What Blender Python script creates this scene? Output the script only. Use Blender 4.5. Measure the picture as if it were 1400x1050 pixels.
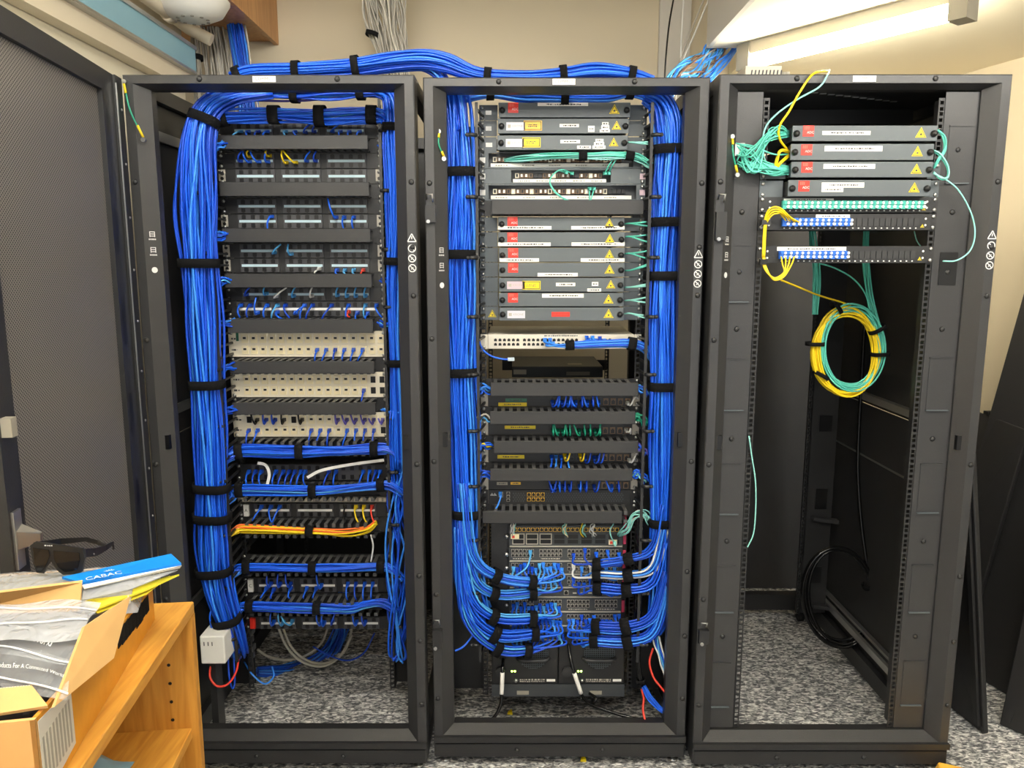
import bpy, math, random
from mathutils import Vector, Matrix

for o in list(bpy.data.objects):
    bpy.data.objects.remove(o, do_unlink=True)
scene = bpy.context.scene
COL = scene.collection
rng = random.Random(11)

# ------------------------------------------------------------------ camera
F = 1051.0
PITCH = math.radians(9.0)
CAM = Vector((0.0, -2.125, 1.51))
cam_data = bpy.data.cameras.new('camera')
cam_data.sensor_width = 36.0
cam_data.lens = F / 1400.0 * 36.0
cam_data.clip_start = 0.05
cam_ob = bpy.data.objects.new('camera', cam_data)
COL.objects.link(cam_ob)
cam_ob.location = CAM
cam_ob.rotation_euler = (math.radians(90) - PITCH, 0, 0)
scene.camera = cam_ob

# ------------------------------------------------------------------ world, exposure
world = bpy.data.worlds.new('front_fill')  # even fill light, added through the open unseen front of the room
scene.world = world
world.use_nodes = True
world.node_tree.nodes['Background'].inputs[0].default_value = (0.95, 0.98, 1.0, 1)
world.node_tree.nodes['Background'].inputs[1].default_value = 0.75
scene.view_settings.view_transform = 'Standard'
scene.view_settings.look = 'None'
scene.view_settings.gamma = 1.0
scene.view_settings.use_curve_mapping = False
scene.view_settings.exposure = 0.85
TUBE_STRENGTH = 68.0        # fluorescent tubes over the aisle, the right one an added fill
BACK_TUBE_STRENGTH = 72.0   # the tube over the right rack

# ------------------------------------------------------------------ pixel -> place
FWD = Vector((0, math.cos(PITCH), -math.sin(PITCH)))
UPV = Vector((0, math.sin(PITCH), math.cos(PITCH)))
RGT = Vector((1, 0, 0))
def ray(px, py):
    return FWD + RGT * ((px - 700) / F) - UPV * ((py - 525) / F)
def at(px, py, Y):
    d = ray(px, py); return CAM + d * ((Y - CAM.y) / d.y)
def atz(px, py, z):
    d = ray(px, py); return CAM + d * ((z - CAM.z) / d.z)
def atx(px, py, X):
    d = ray(px, py); return CAM + d * ((X - CAM.x) / d.x)
def mpp(p):
    return (Vector(p) - CAM).dot(FWD) / F
def zat(py, Y):
    return at(700, py, Y).z

# ------------------------------------------------------------------ materials
def new_mat(name):
    m = bpy.data.materials.new(name); m.use_nodes = True
    nt = m.node_tree; b = nt.nodes['Principled BSDF']
    return m, nt, b
def lin(c):
    return tuple(((v / 255.0) / 12.92 if v <= 10 else (((v / 255.0) + 0.055) / 1.055) ** 2.4) for v in c) + (1,)
def mat(name, rgb, rough=0.5, metal=0.0, grain=0.0, scale=60.0, bump=0.0, spec=0.5):
    m, nt, b = new_mat(name)
    c = lin(rgb)
    b.inputs['Base Color'].default_value = c
    b.inputs['Roughness'].default_value = rough
    b.inputs['Metallic'].default_value = metal
    b.inputs['Specular IOR Level'].default_value = spec
    if grain > 0 or bump > 0:
        tc = nt.nodes.new('ShaderNodeTexCoord')
        n = nt.nodes.new('ShaderNodeTexNoise')
        n.inputs['Scale'].default_value = scale; n.inputs['Detail'].default_value = 4
        nt.links.new(tc.outputs['Object'], n.inputs['Vector'])
        if grain > 0:
            mx = nt.nodes.new('ShaderNodeMix'); mx.data_type = 'RGBA'
            mx.inputs[6].default_value = tuple(v * (1 - grain) for v in c[:3]) + (1,)
            mx.inputs[7].default_value = tuple(min(1, v * (1 + grain)) for v in c[:3]) + (1,)
            nt.links.new(n.outputs['Fac'], mx.inputs[0])
            nt.links.new(mx.outputs[2], b.inputs['Base Color'])
        if bump > 0:
            bp = nt.nodes.new('ShaderNodeBump'); bp.inputs['Strength'].default_value = bump
            bp.inputs['Distance'].default_value = 0.002
            nt.links.new(n.outputs['Fac'], bp.inputs['Height'])
            nt.links.new(bp.outputs[0], b.inputs['Normal'])
    return m
def emit_mat(name, rgb, strength):
    m, nt, b = new_mat(name)
    b.inputs['Base Color'].default_value = (0.9, 0.9, 0.9, 1)
    b.inputs['Emission Color'].default_value = rgb + (1,)
    b.inputs['Emission Strength'].default_value = strength
    return m
def carpet_mat():
    m, nt, b = new_mat('carpet_loop')
    tc = nt.nodes.new('ShaderNodeTexCoord')
    mp = nt.nodes.new('ShaderNodeMapping'); mp.inputs['Scale'].default_value = (0.55, 1, 1)
    nt.links.new(tc.outputs['Object'], mp.inputs['Vector'])
    v = nt.nodes.new('ShaderNodeTexNoise'); v.inputs['Scale'].default_value = 105; v.inputs['Detail'].default_value = 3
    v.inputs['Distortion'].default_value = 0.8
    nt.links.new(mp.outputs[0], v.inputs['Vector'])
    r = nt.nodes.new('ShaderNodeValToRGB')
    r.color_ramp.elements[0].position = 0.40; r.color_ramp.elements[0].color = lin((100, 101, 104))
    r.color_ramp.elements[1].position = 0.66; r.color_ramp.elements[1].color = lin((248, 247, 244))
    e = r.color_ramp.elements.new(0.52); e.color = lin((172, 172, 171))
    nt.links.new(v.outputs['Fac'], r.inputs[0]); nt.links.new(r.outputs[0], b.inputs['Base Color'])
    b.inputs['Roughness'].default_value = 0.95
    b.inputs['Specular IOR Level'].default_value = 0.1
    bp = nt.nodes.new('ShaderNodeBump'); bp.inputs['Strength'].default_value = 0.9; bp.inputs['Distance'].default_value = 0.006
    nt.links.new(v.outputs['Fac'], bp.inputs['Height']); nt.links.new(bp.outputs[0], b.inputs['Normal'])
    return m
def mesh_door_mat():
    # perforated sheet: rows of round holes, offset row to row
    m, nt, b = new_mat('perforated_steel')
    uv = nt.nodes.new('ShaderNodeTexCoord')
    sep = nt.nodes.new('ShaderNodeSeparateXYZ'); nt.links.new(uv.outputs['Object'], sep.inputs[0])
    def math_n(op, a, bb=None, val=None):
        n = nt.nodes.new('ShaderNodeMath'); n.operation = op
        nt.links.new(a, n.inputs[0])
        if bb is not None: nt.links.new(bb, n.inputs[1])
        if val is not None: n.inputs[1].default_value = val
        return n.outputs[0]
    k1 = 2 * math.pi / 0.0095; k2 = 2 * math.pi / 0.0075
    sy = math_n('SINE', math_n('MULTIPLY', sep.outputs['Y'], val=k1))
    sz = math_n('SINE', math_n('MULTIPLY', sep.outputs['Z'], val=k2))
    p = math_n('MULTIPLY', sy, sz)
    r = nt.nodes.new('ShaderNodeValToRGB')
    r.color_ramp.elements[0].position = 0.12; r.color_ramp.elements[0].color = lin((122, 118, 113))
    r.color_ramp.elements[1].position = 0.3; r.color_ramp.elements[1].color = lin((30, 30, 31))
    nt.links.new(math_n('ADD', p, val=0.0), r.inputs[0]); nt.links.new(r.outputs[0], b.inputs['Base Color'])
    b.inputs['Roughness'].default_value = 0.5
    return m
def wood_mat(name, a, c, axis_scale):
    m, nt, b = new_mat(name)
    tc = nt.nodes.new('ShaderNodeTexCoord'); mp = nt.nodes.new('ShaderNodeMapping')
    mp.inputs['Scale'].default_value = axis_scale
    nt.links.new(tc.outputs['Object'], mp.inputs['Vector'])
    n = nt.nodes.new('ShaderNodeTexNoise'); n.inputs['Scale'].default_value = 5; n.inputs['Detail'].default_value = 6
    n.inputs['Distortion'].default_value = 0.6
    nt.links.new(mp.outputs[0], n.inputs['Vector'])
    r = nt.nodes.new('ShaderNodeValToRGB')
    r.color_ramp.elements[0].position = 0.35; r.color_ramp.elements[0].color = lin(a)
    r.color_ramp.elements[1].position = 0.65; r.color_ramp.elements[1].color = lin(c)
    nt.links.new(n.outputs['Fac'], r.inputs[0]); nt.links.new(r.outputs[0], b.inputs['Base Color'])
    b.inputs['Roughness'].default_value = 0.42
    return m
def clear_mat(name, rgb, alpha, rough=0.12):
    m, nt, b = new_mat(name)
    b.inputs['Base Color'].default_value = lin(rgb); b.inputs['Roughness'].default_value = rough
    b.inputs['Alpha'].default_value = alpha
    b.inputs['Specular IOR Level'].default_value = 0.8
    tc = nt.nodes.new('ShaderNodeTexCoord'); n = nt.nodes.new('ShaderNodeTexNoise'); n.inputs['Scale'].default_value = 22
    n.inputs['Distortion'].default_value = 1.5
    nt.links.new(tc.outputs['Object'], n.inputs['Vector'])
    bp = nt.nodes.new('ShaderNodeBump'); bp.inputs['Strength'].default_value = 0.8; bp.inputs['Distance'].default_value = 0.02
    nt.links.new(n.outputs['Fac'], bp.inputs['Height']); nt.links.new(bp.outputs[0], b.inputs['Normal'])
    return m

M = {}
M['frame'] = mat('frame_powder_coat', (52, 52, 53), 0.40, grain=0.08, scale=400, bump=0.15)
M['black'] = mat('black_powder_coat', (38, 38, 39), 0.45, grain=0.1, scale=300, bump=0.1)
M['finger'] = mat('duct_finger_plastic', (78, 78, 78), 0.5)
M['panel'] = mat('patch_panel_plastic', (66, 66, 69), 0.42)
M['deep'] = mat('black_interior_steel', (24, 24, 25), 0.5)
M['cover'] = mat('black_plastic_cover', (48, 48, 49), 0.5, grain=0.06, scale=120)
M['port'] = mat('socket_black', (10, 10, 11), 0.4)
M['rubber'] = mat('black_rubber', (18, 18, 19), 0.55)
M['velcro'] = mat('hook_and_loop_black', (22, 22, 23), 0.95, grain=0.3, scale=900, bump=0.6, spec=0.15)
M['slate'] = mat('slate_grey_enamel', (86, 93, 97), 0.45, grain=0.04, scale=200)
M['darkslate'] = mat('dark_grey_enamel', (62, 65, 68), 0.45, grain=0.05, scale=200)
M['silver'] = mat('zinc_steel', (190, 190, 188), 0.3, 0.9)
M['chrome'] = mat('chrome_steel', (215, 215, 215), 0.15, 1.0)
M['white'] = mat('white_label', (235, 233, 226), 0.6)
M['print'] = mat('label_print', (70, 70, 72), 0.7)
M['printw'] = mat('white_screen_print', (225, 225, 222), 0.6)
M['strip'] = mat('pale_blue_strip', (185, 210, 218), 0.35)
M['beige'] = mat('beige_panel_plastic', (240, 230, 206), 0.45, grain=0.03, scale=80)
M['beige2'] = mat('cream_jack_plastic', (246, 232, 190), 0.4)
M['cream'] = mat('cream_switch_enamel', (222, 215, 200), 0.4)
M['red'] = mat('red_sticker', (226, 52, 38), 0.4)
M['red2'] = mat('red_sticker_light', (236, 120, 100), 0.4)
M['yellow'] = mat('yellow_sticker', (250, 222, 20), 0.4)
M['yellowl'] = mat('yellow_label_tape', (220, 195, 30), 0.45)
M['greenl'] = mat('green_label_tape', (50, 110, 85), 0.45)
M['orange'] = mat('amber_sticker', (242, 190, 60), 0.4)
M['lilac'] = mat('silver_badge', (205, 205, 215), 0.3)
M['pinkb'] = mat('faded_pink_badge', (205, 180, 190), 0.3)
M['magenta'] = mat('magenta_rail_tab', (190, 60, 90), 0.4)
M['brown'] = mat('brown_connector', (120, 95, 70), 0.5)
M['bluecab'] = mat('blue_cable', (24, 96, 226), 0.32)
M['bluecab2'] = mat('blue_cable_deep', (20, 74, 200), 0.34)
M['bluecab3'] = mat('blue_cable_light', (58, 138, 240), 0.3)
M['cyancab'] = mat('pale_blue_cable', (80, 165, 225), 0.38)
M['violetcab'] = mat('violet_cable', (95, 85, 175), 0.4)
M['greycab'] = mat('grey_cable', (176, 170, 158), 0.5)
M['greycab2'] = mat('grey_cable_pale', (200, 194, 180), 0.5)
M['whitecab'] = mat('white_cable', (225, 224, 218), 0.4)
M['yellowcab'] = mat('yellow_fibre', (246, 212, 28), 0.4)
M['aqua'] = mat('aqua_fibre', (95, 200, 180), 0.4)
M['aqua2'] = mat('pale_aqua_fibre', (150, 222, 212), 0.4)
M['greencab'] = mat('green_cable', (20, 140, 110), 0.4)
M['redcab'] = mat('red_cable', (226, 62, 45), 0.4)
M['orangecab'] = mat('orange_cable', (240, 110, 40), 0.4)
M['blackcab'] = mat('black_cable', (16, 16, 17), 0.2)
M['browncab'] = mat('brown_cable', (120, 90, 70), 0.5)
M['lcblue'] = mat('blue_adapter', (40, 105, 205), 0.4)
M['lcaqua'] = mat('aqua_adapter', (70, 175, 160), 0.4)
M['cap'] = mat('white_dust_cap', (232, 232, 228), 0.4)
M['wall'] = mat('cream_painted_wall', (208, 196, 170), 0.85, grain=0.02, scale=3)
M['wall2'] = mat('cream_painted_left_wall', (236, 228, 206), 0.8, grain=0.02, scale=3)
M['ceil'] = mat('off_white_ceiling', (240, 230, 205), 0.9)
M['beam'] = mat('grey_painted_beam', (205, 200, 190), 0.85)
M['trunkblue'] = mat('pale_blue_trunking', (138, 182, 200), 0.45)
M['pipe'] = mat('cream_pipe', (226, 214, 190), 0.4)
M['lampbody'] = mat('lamp_enamel', (205, 198, 180), 0.5)
M['lampcap'] = mat('grey_lamp_cap', (150, 145, 132), 0.5)
M['carpet'] = carpet_mat()
M['perf'] = mesh_door_mat()
M['oak'] = wood_mat('oak_board', (192, 132, 48), (216, 160, 70), (14, 1.2, 14))
M['oakv'] = wood_mat('oak_upright', (184, 124, 44), (208, 150, 64), (14, 14, 1.2))
M['ply'] = wood_mat('brown_wood_cabinet', (176, 126, 74), (196, 146, 92), (10, 10, 1.0))
M['card'] = mat('brown_cardboard', (206, 164, 104), 0.8, grain=0.06, scale=25, bump=0.15)
M['cardin'] = mat('cardboard_inside', (190, 150, 92), 0.85, grain=0.06, scale=25)
M['tape'] = mat('brown_packing_tape', (205, 140, 45), 0.25, grain=0.15, scale=40)
M['booklet'] = mat('blue_card', (20, 130, 225), 0.35)
M['ybook'] = mat('yellow_paper', (240, 222, 60), 0.5)
M['envelope'] = mat('yellow_envelope', (246, 190, 70), 0.6, grain=0.05, scale=20)
M['lens'] = mat('dark_lens', (22, 24, 27), 0.08)
M['glasses'] = mat('matt_black_frame', (26, 26, 27), 0.4)
M['clear'] = clear_mat('clear_bag', (228, 232, 238), 0.16)
M['clear2'] = clear_mat('frosted_bag', (205, 208, 214), 0.42, 0.25)
M['seal'] = mat('bag_seal_white', (240, 240, 240), 0.35)
M['ltblue'] = mat('pale_blue_wrap', (130, 175, 200), 0.4)
M['plug'] = mat('clear_plug', (190, 205, 215), 0.25)
M['tube'] = emit_mat('fluorescent_tube', (1.0, 0.97, 0.9), TUBE_STRENGTH)
M['tube2'] = emit_mat('fluorescent_tube_back', (1.0, 0.93, 0.76), BACK_TUBE_STRENGTH)
M['led'] = emit_mat('green_led', (0.5, 1.0, 0.1), 3.0)

# ------------------------------------------------------------------ mesh building
def catmull(pts, seg):
    P = [pts[0] * 2 - pts[1]] + list(pts) + [pts[-1] * 2 - pts[-2]]
    out = []
    for i in range(1, len(P) - 2):
        p0, p1, p2, p3 = P[i - 1], P[i], P[i + 1], P[i + 2]
        for k in range(seg):
            t = k / seg
            out.append(0.5 * ((2 * p1) + (p2 - p0) * t + (2 * p0 - 5 * p1 + 4 * p2 - p3) * t * t + (3 * p1 - p0 - 3 * p2 + p3) * t ** 3))
    out.append(pts[-1].copy())
    return out

SMALL = {'ports', 'slots', 'slot_hooks', 'roof_slots', 'connectors', 'grille_holes', 'vents', 'vent_holes', 'fan_guard', 'plugs', 'sleeves', 'print', 'row_marks', 'tabs', 'sfp_ports', 'console_ports', 'socket_slots', 'corrugated_edge', 'stripes', 'warning_symbols', 'printed_symbols', 'torn_tape'}
class MB:
    def __init__(s): s.v = []; s.f = []; s.mi = []; s.sm = []
    def face(s, idx, mi=0, sm=False): s.f.append(idx); s.mi.append(mi); s.sm.append(sm)
    def box(s, x0, x1, y0, y1, z0, z1, mi=0):
        b = len(s.v)
        s.v += [(x0,y0,z0),(x1,y0,z0),(x1,y1,z0),(x0,y1,z0),(x0,y0,z1),(x1,y0,z1),(x1,y1,z1),(x0,y1,z1)]
        for q in ((0,3,2,1),(4,5,6,7),(0,1,5,4),(1,2,6,5),(2,3,7,6),(3,0,4,7)):
            s.face(tuple(b + i for i in q), mi)
        return s
    def hexa(s, pts, mi=0):
        b = len(s.v); s.v += [tuple(p) for p in pts]
        for q in ((0,3,2,1),(4,5,6,7),(0,1,5,4),(1,2,6,5),(2,3,7,6),(3,0,4,7)):
            s.face(tuple(b + i for i in q), mi)
        return s
    def slab(s, p0, p1, p2, p3, thick, mi=0, d=None):
        p = [Vector(q) for q in (p0, p1, p2, p3)]
        n = (p[1] - p[0]).cross(p[3] - p[0]).normalized() if d is None else Vector(d).normalized()
        return s.hexa(p + [q + n * thick for q in p], mi)
    def prism(s, poly, y0, y1, mi=0):
        n = len(poly); b = len(s.v)
        s.v += [(x, y0, z) for x, z in poly] + [(x, y1, z) for x, z in poly]
        s.face(tuple(b + i for i in range(n)), mi); s.face(tuple(b + n + i for i in reversed(range(n))), mi)
        for i in range(n):
            j = (i + 1) % n; s.face((b + i, b + n + i, b + n + j, b + j), mi)
        return s
    def tube(s, pts, r, n=6, mi=0, caps=True, smooth=True):
        pts = [Vector(p) for p in pts]
        if len(pts) < 2: return s
        t = (pts[1] - pts[0]).normalized()
        ref = Vector((0, 1, 0)) if abs(t.y) < 0.9 else Vector((1, 0, 0))
        u = t.cross(ref).normalized()
        b = len(s.v); L = len(pts)
        cs = [(math.cos(2 * math.pi * k / n), math.sin(2 * math.pi * k / n)) for k in range(n)]
        for i, p in enumerate(pts):
            if i == 0: t = pts[1] - pts[0]
            elif i == L - 1: t = pts[-1] - pts[-2]
            else: t = pts[i + 1] - pts[i - 1]
            if t.length < 1e-9: t = Vector((0, 0, 1))
            t.normalize()
            u = u - t * u.dot(t)
            if u.length < 1e-6: u = t.orthogonal()
            u.normalize(); w = t.cross(u)
            rr = r[i] if isinstance(r, (list, tuple)) else r
            for c, q in cs: s.v.append(tuple(p + (u * c + w * q) * rr))
        for i in range(L - 1):
            for k in range(n):
                k2 = (k + 1) % n
                s.face((b + i * n + k, b + i * n + k2, b + (i + 1) * n + k2, b + (i + 1) * n + k), mi, smooth)
        if caps:
            s.face(tuple(b + k for k in reversed(range(n))), mi); s.face(tuple(b + (L - 1) * n + k for k in range(n)), mi)
        return s
    def cyl(s, p0, p1, r, n=12, mi=0, r2=None):
        return s.tube([p0, p1], [r, r if r2 is None else r2], n, mi)
    def dome(s, c, axis, r, h, n=10, mi=0):
        c = Vector(c); a = Vector(axis).normalized()
        return s.tube([c, c + a * h * 0.55, c + a * h * 0.9, c + a * h], [r, r * 0.86, r * 0.5, r * 0.12], n, mi)
    def add_mesh(s, me, off, mi=0, scale=1.0, flip=False):
        b = len(s.v)
        for v in me.vertices: s.v.append((off[0] + v.co.x * scale, off[1], off[2] + v.co.y * scale))
        for p in me.polygons: s.face(tuple(b + i for i in p.vertices), mi)
        return s
    def mesh(s, name, mats):
        me = bpy.data.meshes.new(name)
        me.from_pydata(s.v, [], s.f)
        for m in (mats if isinstance(mats, (list, tuple)) else [mats]): me.materials.append(M[m])
        me.polygons.foreach_set('material_index', s.mi); me.polygons.foreach_set('use_smooth', s.sm)
        me.update()
        return me
    def build(s, name, mats, parent=None, base=None):
        if parent is not None:
            org = worig(parent)
        elif base is not None: org = Vector(base)
        else:
            xs = [v[0] for v in s.v]; ys = [v[1] for v in s.v]; zs = [v[2] for v in s.v]
            org = Vector(((min(xs) + max(xs)) / 2, (min(ys) + max(ys)) / 2, min(zs)))
        s.v = [(v[0] - org.x, v[1] - org.y, v[2] - org.z) for v in s.v]
        o = bpy.data.objects.new(name, s.mesh(name, mats))
        COL.objects.link(o)
        if parent is not None: o.parent = parent
        else: o.location = org
        if name in SMALL: o['kind'] = 'stuff'
        return o
def worig(o):
    p = Vector(o.location)
    while o.parent is not None:
        o = o.parent; p = p + Vector(o.location)
    return p
def inst(name, me, parent, loc):
    o = bpy.data.objects.new(name, me); COL.objects.link(o)
    o.parent = parent; o.location = Vector(loc) - (worig(parent) if parent else Vector((0, 0, 0)))
    return o
_labels = {}
def tag(o, label, cat, group=None):
    _labels.setdefault(label, []).append(o.name)
    o['label'] = label; o['category'] = cat
    if group: o['group'] = group
    return o
def thing(name, label, cat, loc, group=None):
    o = bpy.data.objects.new(name, None); COL.objects.link(o); o.location = loc
    o.empty_display_size = 0.05
    return tag(o, label, cat, group)
def struct(o): o['kind'] = 'structure'; return o
def stuff(o): o['kind'] = 'stuff'; return o
def bevel(o, w=0.0015, seg=2):
    b = o.modifiers.new('bevel', 'BEVEL'); b.width = w; b.segments = seg; b.limit_method = 'ANGLE'
    return o

_txt = {}
def text_me(s):
    if s not in _txt:
        cu = bpy.data.curves.new('t', 'FONT'); cu.body = s; cu.size = 1.0; cu.align_x = 'CENTER'; cu.align_y = 'CENTER'
        cu.resolution_u = 2
        ob = bpy.data.objects.new('t', cu); COL.objects.link(ob)
        dg = bpy.context.evaluated_depsgraph_get()
        me = bpy.data.meshes.new_from_object(ob.evaluated_get(dg))
        bpy.data.objects.remove(ob); bpy.data.curves.remove(cu)
        _txt[s] = me
    return _txt[s]
def text_w(s):
    me = text_me(s); xs = [v.co.x for v in me.vertices]; return max(xs) - min(xs)
# print on a front-facing surface: text mesh in plane y
def put_text(mb, s, x, y, z, h, mi=0, maxw=None):
    sc = h / 0.72
    if maxw: sc = min(sc, maxw / text_w(s))
    mb.add_mesh(text_me(s), (x, y, z), mi, sc)
def scribble(mb, x0, x1, y, z, h, mi=0):       # print too small to read: short dark dashes
    x = x0
    while x < x1:
        w = rng.uniform(0.3, 1.6) * h
        mb.box(x, min(x + w, x1), y, y + 0.0003, z - h * rng.uniform(0.3, 0.5), z + h * rng.uniform(0.3, 0.5), mi)
        x += w + h * rng.uniform(0.2, 0.7)

# ------------------------------------------------------------------ cables
def disc(i, n):
    r = math.sqrt((i + 0.5) / n); a = i * 2.39996
    return r * math.cos(a), r * math.sin(a)
def bundle_paths(nodes, n, wander=0.16, seg=5, jitter=0.0):
    """nodes: (point, half width m, half depth m). Returns list of point lists"""
    pts = [Vector(a[0]) for a in nodes]
    L = len(pts)
    c = catmull(pts, seg)
    hw = catmull([Vector((a[1], a[2], 0)) for a in nodes], seg)
    fr = []
    u_prev = None
    for i in range(len(c)):
        t = (c[min(i + 1, len(c) - 1)] - c[max(i - 1, 0)]).normalized()
        u = t.cross(Vector((0, 1, 0)))
        if u.length < 0.2: u = u_prev if u_prev is not None else Vector((1, 0, 0))
        u.normalize()
        if u_prev is not None and u.dot(u_prev) < 0: u = -u
        u_prev = u
        w = u.cross(t).normalized()
        fr.append((u, w))
    out = []
    N = len(c)
    for i in range(n):
        a, b = disc(i, n)
        ph1, ph2, ph3 = rng.random() * 6.28, rng.random() * 6.28, rng.random() * 6.28
        f1, f2 = rng.uniform(1.0, 2.6), rng.uniform(0.6, 1.8)
        tw = rng.uniform(-0.5, 0.5)
        path = []
        for k in range(N):
            s = k / (N - 1)
            ca, sa = math.cos(tw * s * 2), math.sin(tw * s * 2)
            aa = a * ca - b * sa + wander * math.sin(6.28 * f1 * s + ph1)
            bb = a * sa + b * ca + wander * math.sin(6.28 * f2 * s + ph2)
            path.append(c[k] + fr[k][0] * (aa * max(hw[k].x, 0.001)) + fr[k][1] * (bb * max(hw[k].y, 0.001)))
        out.append(path)
    return out, c, hw, fr
def band(mb, c, u, t, hw, hd, width, thick=0.0025, n=16, mi=0):
    """flat strap around a bundle: centre c, across u, along t"""
    w = u.cross(t).normalized()
    b = len(mb.v)
    for (e, off) in ((-1, 0), (-1, thick), (1, thick), (1, 0)):
        for k in range(n):
            a = 2 * math.pi * k / n
            ca, sa = math.cos(a), math.sin(a)
            ca = math.copysign(abs(ca) ** 0.7, ca); sa = math.copysign(abs(sa) ** 0.7, sa)
            mb.v.append(tuple(c + u * ca * (hw + off) + w * sa * (hd + off) + t * e * width / 2))
    for r in range(4):
        for k in range(n):
            k2 = (k + 1) % n; r2 = (r + 1) % 4
            mb.face((b + r * n + k, b + r * n + k2, b + r2 * n + k2, b + r2 * n + k), mi, True)
BLUE = [('bluecab', 6), ('bluecab2', 4), ('bluecab3', 2)]
GREY = [('greycab', 5), ('greycab2', 3)]
def pick(cols):
    tot = sum(w for _, w in cols); x = rng.random() * tot
    for i, (m, w) in enumerate(cols):
        x -= w
        if x <= 0: return i
    return 0
def nodes_px(lst):
    out = []
    for (px, py, Y, hw, hd) in lst:
        p = at(px, py, Y); out.append((p, hw * mpp(p), hd))
    return out
def bundle(name, label, cat, nodes, n, r=0.003, cols=BLUE, straps=(), wander=0.16, seg=5, group=None, strap_w=0.022, sides=6, strap_grow=1.08, lead=None):
    paths, c, hw, fr = bundle_paths(nodes, n, wander, seg)
    base = min(c, key=lambda p: p.z)
    root = thing(name, label, cat, base, group)
    mb = MB()
    for p in paths: mb.tube(p, r, sides, pick(cols))
    stuff(mb.build('cables', [m for m, _ in cols], root))
    for s in straps:
        k = min(len(c) - 2, max(1, int(round(s * (len(c) - 1)))))
        t = (c[k + 1] - c[k - 1]).normalized()
        b = MB(); band(b, c[k], fr[k][0], t, hw[k].x * strap_grow + r, hw[k].y * strap_grow + r, strap_w)
        b.build('strap', 'velcro', root)
    return root
def plug_box(mb, p, d, mi=0, w=0.0115, h=0.010, l=0.022):
    d = Vector(d).normalized(); x = Vector((1, 0, 0)); z = x.cross(d).normalized(); x = d.cross(z)
    q = [p - x * w / 2 - z * h / 2, p + x * w / 2 - z * h / 2, p + x * w / 2 + z * h / 2, p - x * w / 2 + z * h / 2]
    e = [p + d * l + (a - p) * 0.55 for a in q]
    mb.hexa(q + e, mi)
def patch_lead(pts, col, label, group, r=0.0027, seg=6, plug=True, cat='cable', name='patch_lead'):
    pts = [Vector(p) for p in pts]
    base = min(pts, key=lambda p: p.z)
    if not plug:
        mb = MB(); mb.tube(catmull(pts, seg), r, 6)
        o = mb.build(name, col, None, base); return tag(o, label, cat, group)
    root = thing(name, label, cat, base, group)
    mb = MB(); mb.tube(catmull(pts, seg), r, 6); mb.build('cable', col, root)
    pb = MB(); plug_box(pb, pts[0], (0, -1, -0.15)); pb.build('plug', col, root)
    return root
def fan(name, label, ports, Yp, ties, cols=BLUE, r=0.003, straps=(), group=None, seg=6, drop=0.03, fwd=0.035, wander=0.0):
    """cables leaving ports, gathered at ties: (px,py,Y,hw px,hd)"""
    tn = nodes_px(ties)
    n = len(ports)
    dirs = []
    for i in range(len(tn)):
        a = tn[max(i - 1, 0)][0]; b = tn[min(i + 1, len(tn) - 1)][0]
        t = (b - a).normalized(); u = t.cross(Vector((0, 1, 0)))
        u = u.normalized() if u.length > 0.1 else Vector((0, 0, 1))
        if dirs and u.dot(dirs[-1][1]) < 0: u = -u
        dirs.append((t, u))
    root = thing(name, label, 'cable bundle', min((q[0] for q in tn), key=lambda p: p.z), group)
    mb = MB(); pb = MB()
    order = list(range(n)); rng.shuffle(order)
    for i, (px, py) in enumerate(ports):
        p = at(px, py, Yp); a, b = disc(order[i], n)
        mi = pick(cols)
        pts = [p + Vector((0, -0.012, 0)), p + Vector((0, -fwd * rng.uniform(0.8, 1.2), -drop * rng.uniform(0.4, 0.8)))]
        for (q, hw, hd), (t, u) in zip(tn, dirs):
            w = u.cross(t).normalized()
            pts.append(q + u * a * hw + w * b * hd)
        mb.tube(catmull(pts, seg), r, 6, mi)
        plug_box(pb, p, (0, -1, -0.3), mi)
    stuff(mb.build('cables', [m for m, _ in cols], root))
    pb.build('plugs', [m for m, _ in cols], root)
    for k, sw in straps:
        q, hw, hd = tn[k]; t, u = dirs[k]
        b = MB(); band(b, q, u, t, hw * 1.12 + r, hd * 1.12 + r, sw); b.build('strap', 'velcro', root)
    return root

# ================================================================== the room
YB = 1.55          # back wall
XL = -1.35         # left wall
ZC = 2.75          # ceiling
ZS = 2.35          # underside of the dropped soffit
def plane_box(name, x0, x1, y0, y1, z0, z1, m):
    return struct(MB().box(x0, x1, y0, y1, z0, z1).build(name, m))
plane_box('floor', -3.2, 3.4, -4.2, 2.6, -0.1, 0.0, 'carpet')
plane_box('ceiling', -3.2, 3.4, -4.2, 2.6, ZC, ZC + 0.1, 'ceil')
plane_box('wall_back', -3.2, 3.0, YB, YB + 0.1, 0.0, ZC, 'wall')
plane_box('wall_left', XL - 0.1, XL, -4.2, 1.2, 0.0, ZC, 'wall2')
plane_box('wall_left_recess', XL - 0.5, XL - 0.42, 1.0, YB, 0.0, ZC, 'wall2')
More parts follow.
